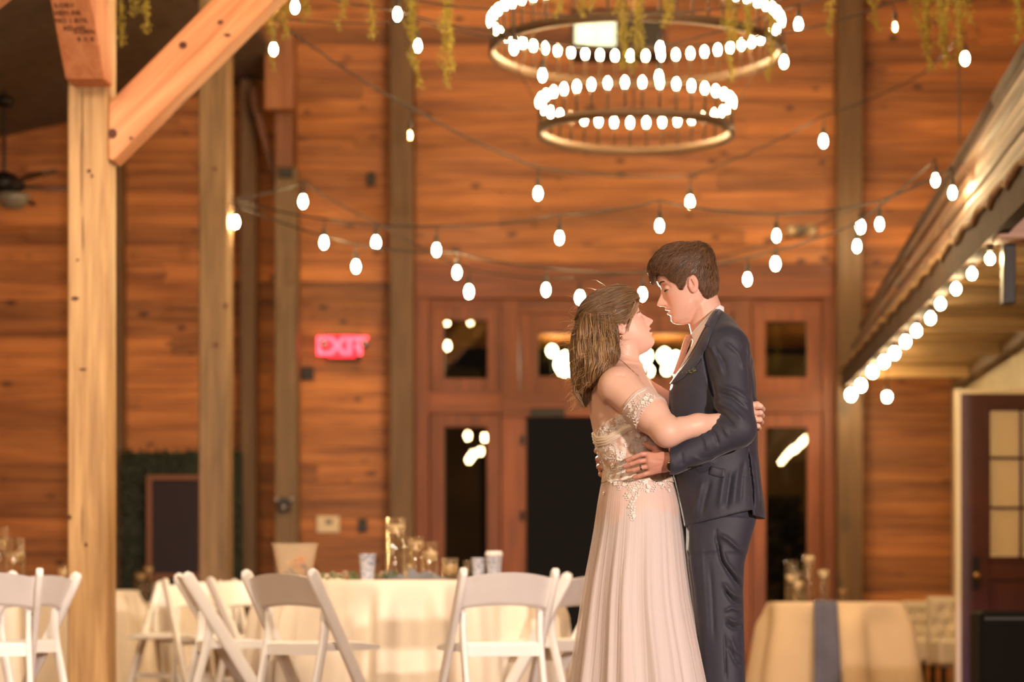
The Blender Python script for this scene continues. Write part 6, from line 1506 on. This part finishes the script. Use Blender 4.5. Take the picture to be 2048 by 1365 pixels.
# ---- skirt: soft pleats of tulle falling to the floor
SK = [(943, 1206, 1341, .128), (960, 1203, 1346, .138), (980, 1199, 1352, .152), (1010, 1194, 1359, .17), (1060, 1187, 1366, .195), (1100, 1180, 1371, .215), (1150, 1171, 1377, .235), (1200, 1163, 1384, .255), (1250, 1156, 1394, .275), (1300, 1149, 1405, .295), (1365, 1139, 1418, .32), (1500, 1120, 1442, .37), (1591, 1106, 1456, .40)]
def skirt(name, mat, scale, seed, amp, zend=1591):
    rs = np.random.default_rng(seed); n = 720; pys = np.concatenate([np.linspace(943, 1010, 16), np.linspace(1014, zend, 62)]); th = np.linspace(0, 2 * math.pi, n, endpoint=False)
    prof = np.zeros(n)
    for f_, a in ((6, .9), (11, .9), (17, .7), (29, .35), (47, .16)): prof += a * np.sin(f_ * th + rs.uniform(0, 6.28) + 1.2 * np.sin(2 * th + rs.uniform(0, 6.28)))
    fine = np.sin(150 * th + 3 * np.sin(5 * th)) * .5 + np.sin(97 * th + 1) * .5
    V = []
    for py in pys:
        u = (py - 943) / 648; xa = np.interp(py, [r[0] for r in SK], [r[1] for r in SK]); xb = np.interp(py, [r[0] for r in SK], [r[2] for r in SK]); wy = np.interp(py, [r[0] for r in SK], [r[3] for r in SK])
        xa, xb = X(xa, 7.9), X(xb, 7.9); cx = (xa + xb) / 2; hx = (xb - xa) / 2
        A = amp * (min(1, u * 3.0) ** .8) * (.35 + 1.0 * u); prof_s = np.interp(th + .06 * math.sin(u * 4), np.append(th, 2 * math.pi), np.append(prof, prof[0]), period=2 * math.pi)
        r = 1 + A * prof_s / .25 + .0007 / .25 * fine * min(1, u * 12) * (1 - .5 * u)
        r = r * scale; c, s_ = np.cos(th), np.sin(th)
        V.append(np.stack([cx + hx * r * np.sign(c) * np.abs(c) ** .95, BY + wy * r * s_, np.full(n, max(.004, Zz(py, 7.9)))], 1))
    V = np.concatenate(V); m = len(pys); i, j = np.meshgrid(np.arange(m - 1), np.arange(n), indexing='ij'); a = i * n + j; b = i * n + (j + 1) % n
    me = np_mesh(name, V, np.stack([a.ravel(), (a + n).ravel(), (b + n).ravel(), b.ravel()], 1)); return child(bride, me, name, mat)
SKM, t_, b_ = nt('skirt_satin'); b_.inputs['Base Color'].default_value = (.92, .82, .80, 1); b_.inputs['Roughness'].default_value = .6; b_.inputs['Sheen Weight'].default_value = .3
tr_ = N(t_, 'ShaderNodeBsdfTranslucent'); tr_.inputs['Color'].default_value = (.9, .74, .6, 1); mx_ = N(t_, 'ShaderNodeMixShader'); mx_.inputs[0].default_value = .35
t_.links.new(b_.outputs[0], mx_.inputs[1]); t_.links.new(tr_.outputs[0], mx_.inputs[2]); t_.links.new(mx_.outputs[0], t_.nodes['Material Output'].inputs['Surface'])
VEILM, t_, b_ = nt('tulle_overlay'); b_.inputs['Base Color'].default_value = (.96, .89, .87, 1); b_.inputs['Roughness'].default_value = .8; b_.inputs['Alpha'].default_value = .40
skirt('skirt_lining', SKM, .955, 5, .0065); ov = skirt('skirt_overlay', VEILM, 1.0, 8, .0085)
kB = bvh(ov.data)
for i in range(46):
    u = rl_.random(); px = 1205 + 132 * rl_.random(); py = 948 + 40 * rl_.random() ** 1.5
    place_lace(kB, px, py, leaf_me if i % 3 else flower_me, rl_.uniform(0, 6.28), rl_.uniform(.7, 1.1), .0015)
for px, py in ((1264, 985), (1268, 1000), (1262, 1012), (1266, 1024), (1265, 1036), (1258, 975), (1272, 975), (1276, 990), (1256, 996), (1198, 985), (1195, 1000), (1240, 975), (1322, 972), (1310, 966)):
    place_lace(kB, px, py, leaf_me, rl_.uniform(-.6, .6), 1.1, .0015)
    if rl_.random() < .4: place_lace(kB, px + 4, py - 3, flower_me, 0, .7, .0015)
# ---- hair
hv = Vol(axis((X(1120, 7.9), .0032), (X(1300, 7.9),)), axis((BY - .20, .0036), (BY + .18,)), axis((Zz(835, 7.9), .0032), (Zz(570, 7.9),)))
bsd = head_sdf(bR, bc_, bs_)
bhp = poly_sdf([(1274, 597), (1277, 604), (1266, 611), (1257, 625), (1250, 638), (1245, 650), (1238, 646), (1229, 648), (1225, 660), (1228, 684), (1226, 706), (1150, 760), (1120, 640), (1150, 560), (1270, 560), (1290, 590)])
def bhair(x, y, z):
    L = np.stack(np.broadcast_arrays(x - bc_[0], y - bc_[1], z - bc_[2]), -1) @ bR; lx, lz = L[..., 0], L[..., 2]
    th = .010 + .010 * np.clip((lz) / .08, 0, 1) + .004 * np.clip(-lx / .08, 0, 1)
    return smax(bsd(x, y, z, False, th), bhp(x, z), .006)
hv.add(bhair, (X(1120, 7.9), BY - .14, Zz(720, 7.9)), (X(1300, 7.9), BY + .14, Zz(570, 7.9)))
for dy, s_ in ((-.055, 1), (0, 1.1), (.055, 1)):
    hv.chain([Q(1198, 640, BY + dy), Q(1190, 680, BY + dy * 1.1), Q(1184, 715, BY + dy * 1.15), Q(1174, 750, BY + dy), Q(1166, 782, BY + dy * .8)], [.056 * s_, .062 * s_, .056 * s_, .038 * s_, .014], .03, .03)
hv.chain([Q(1206, 655, BY - .085), Q(1206, 680, BY - .10), Q(1210, 705, BY - .11), Q(1192, 735, BY - .115), Q(1176, 765, BY - .10)], [.024, .032, .040, .036, .014], .035, .025)
hv.chain([Q(1260, 612, BY - .06), Q(1245, 622, BY - .078), Q(1222, 632, BY - .088)], [.010, .012, .014], .012)
bhm = hv.mesh('hair'); Wh = verts(bhm)
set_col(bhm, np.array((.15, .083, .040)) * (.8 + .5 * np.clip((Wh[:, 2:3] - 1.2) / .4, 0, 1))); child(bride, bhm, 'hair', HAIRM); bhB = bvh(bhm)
tie_p = Vector(tuple(Q(1172, 632, BY)))
def hcol(rr, p): return np.array((.25, .145, .070)) * rr.uniform(.40, 1.6) * np.array((1, rr.uniform(.9, 1.08), rr.uniform(.8, 1.1)))
def pull(h):
    if h.z > Zz(655, 7.9): v = (tie_p - h); v.y *= .15; return v.normalized() * 1.9 + Vector((0, 0, -.25))
    return Vector((-.15 + 1.0 * math.sin(h.z * 62 + h.x * 30 + h.y * 14), .3 * math.cos(h.z * 62), -1.0)) * 2.2
c0 = tuple(Q(1275, 600, BY))
pp, cc = flow_strands(bhB, bhm, 8000, c0, .0075, 13, .2, .007, 0, hcol, .10, extra=pull, wave=0, seed=5)
o = strands('hair_strands', pp, .00062, None, HAIRM, cc, kind='stuff'); o.parent = bride; o.matrix_parent_inverse = Matrix.Translation(-Vector(bride.location))
# thick curled locks lying on the hair
rr = np.random.default_rng(21); pp = []; cc = []; rad = []
for i in range(620):
    low = rr.random() < .8; fx = rr.uniform(.0, 1.0); y0 = rr.uniform(624, 735); ln = rr.uniform(50, 120); ph = 3.0 * fx + rr.uniform(0, 1.5) + (rr.random() < .3) * 2; fr = .085; am = rr.uniform(2.5, 6.0)
    pts = []; lastd = None; ofs = rr.uniform(.001, .006)
    for k in range(28):
        v = k / 27; y = y0 + ln * v
        if y > 818: break
        el = np.interp(y, [630, 660, 700, 740, 780, 800, 818], [1162, 1154, 1147, 1144, 1150, 1157, 1163]); erg = np.interp(y, [640, 690, 720, 745, 770, 800, 818], [1224, 1228, 1222, 1206, 1190, 1178, 1172])
        x = el + (erg - el) * fx + am * (.3 + v * .9) * math.sin(y * fr + ph)
        p, nn = project_px(bhB, x, y, ofs)
        if p is None or abs(p.y - (lastd if lastd is not None else p.y)) > .05:
            p = Q(x, y, lastd if lastd is not None else BY - .03); p = Vector(tuple(p))
        lastd = p.y; pts.append((p.x, p.y - .004 * math.cos(y * fr + ph), p.z))
    if len(pts) > 5: pp.append(pts); cc.append(hcol(rr, None) * 1.1); rad.append(rr.uniform(.0006, .0022))
o = strands('hair_locks', pp, rad, None, HAIRM, cc, n=5, taper=2, kind='stuff'); o.parent = bride; o.matrix_parent_inverse = Matrix.Translation(-Vector(bride.location))
# loose flyaway hairs, the back light painted in as a paler colour
pp = []; cc = []
for i in range(520):
    k = int(rr.integers(0, len(Wh))); p = Wh[k].astype(float)
    if p[0] > X(1215, 7.9) and rr.random() < .7: continue
    h = bhB.find_nearest(Vector(p.tolist())); nn = np.array(h[1]); d = nn * .6 + np.array([-.6, 0, -.35]) * (1 if p[0] < X(1200, 7.9) else .3) + rr.normal(0, .45, 3); d /= np.linalg.norm(d); ln = rr.uniform(.02, .055); c2 = rr.normal(0, .8, 3); pts = []
    for q in range(10):
        v = q / 9; pts.append(p + nn * .002 + d * ln * v + c2 * ln * .45 * v * v + np.array([0, 0, -.012]) * v * v + .0025 * np.array([math.sin(v * 9), 0, math.cos(v * 9)]) * v)
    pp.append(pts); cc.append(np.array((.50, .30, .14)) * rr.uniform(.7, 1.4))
for i in range(110):
    x0 = rr.uniform(1146, 1172); y0 = rr.uniform(690, 800); ph = rr.uniform(0, 6.28); L_ = rr.uniform(14, 40); r_c = rr.uniform(3, 8); pts = []
    for q in range(16):
        v = q / 15; pts.append(Q(x0 - 8 * v * rr.uniform(.9, 1.1) + r_c * (math.cos(ph + v * 5) - math.cos(ph)) * .6, min(822, y0 + L_ * v + r_c * .4 * math.sin(ph + v * 6)), BY + rr.uniform(-.02, .02) * 0 + .05 * math.sin(i * 1.7)))
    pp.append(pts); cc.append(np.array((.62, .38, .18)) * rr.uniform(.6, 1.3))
o = strands('flyaway_hair', pp, .00042, None, HAIRM, cc, kind='stuff'); o.parent = bride; o.matrix_parent_inverse = Matrix.Translation(-Vector(bride.location))
# braid across the back of the head and face-framing wisps
pp = []; cc = []; rad = []
for i in range(9):
    pts = []
    for k in range(30):
        v = k / 29; ph = i * 2 * math.pi / 3; pts.append(Q(1232 - 62 * v + 1.6 * math.sin(v * 30 + ph), 622 + 16 * v + 3.2 * math.cos(v * 30 + ph) * 1.1 + (i // 3) * 1.0, BY - .098 + .045 * v ** 2 + .05 * max(0, v - .6) + .003 * math.sin(v * 30 + ph)))
    pp.append(pts); cc.append(hcol(rr, None)); rad.append(.0032)
for x0, y0, x1, y1, x2, y2, dd2 in ((1276, 604, 1272, 628, 1250, 650, -.066), (1274, 606, 1262, 634, 1244, 652, -.07), (1270, 602, 1266, 622, 1248, 640, -.072), (1262, 636, 1256, 652, 1254, 664, -.078), (1232, 652, 1236, 668, 1234, 690, -.088), (1228, 700, 1232, 716, 1222, 724, -.085), (1290, 748, 1296, 742, 1288, 734, -.02), (1284, 735, 1292, 750, 1300, 756, -.03)):
    for q in range(5):
        pts = []
        for k in range(12):
            v = k / 11; pts.append(Q((1 - v) ** 2 * x0 + 2 * v * (1 - v) * x1 + v * v * x2 + rr.normal(0, .25) + q * .5, (1 - v) ** 2 * y0 + 2 * v * (1 - v) * y1 + v * v * y2 + q * .6, BY + dd2 + .001 * q))
        pp.append(pts); cc.append(hcol(rr, None) * 1.2); rad.append(.0009)
o = strands('braid_and_wisps', pp, rad, None, HAIRM, cc, n=5, kind='stuff'); o.parent = bride; o.matrix_parent_inverse = Matrix.Translation(-Vector(bride.location))
# earring, necklace
ep = Q(1243, 668, BY - .078)
er_ = MB(); er_.tube([ep, ep + [0.0005, -.002, -.010]], .0009, 6).lathe([(.0005, -.020), (.0042, -.017), (.0050, -.013), (.002, -.009)], 10, tuple(ep)).lathe([(.0005, -.003), (.0032, 0), (.0005, .003)], 8, tuple(ep))
child(bride, er_.mesh('earring', True), 'earring', GOLD)
nk = dense([(1232, 716), (1248, 726), (1264, 742), (1277, 753)], 18); pts = []
for q in nk:
    p, nn = project_px(bB, q[0], q[1], .001)
    if p is not None: pts.append(p)
if len(pts) > 3: child(bride, MB().tube(pts, .0009, 5).mesh('necklace', True), 'necklace', GOLD)
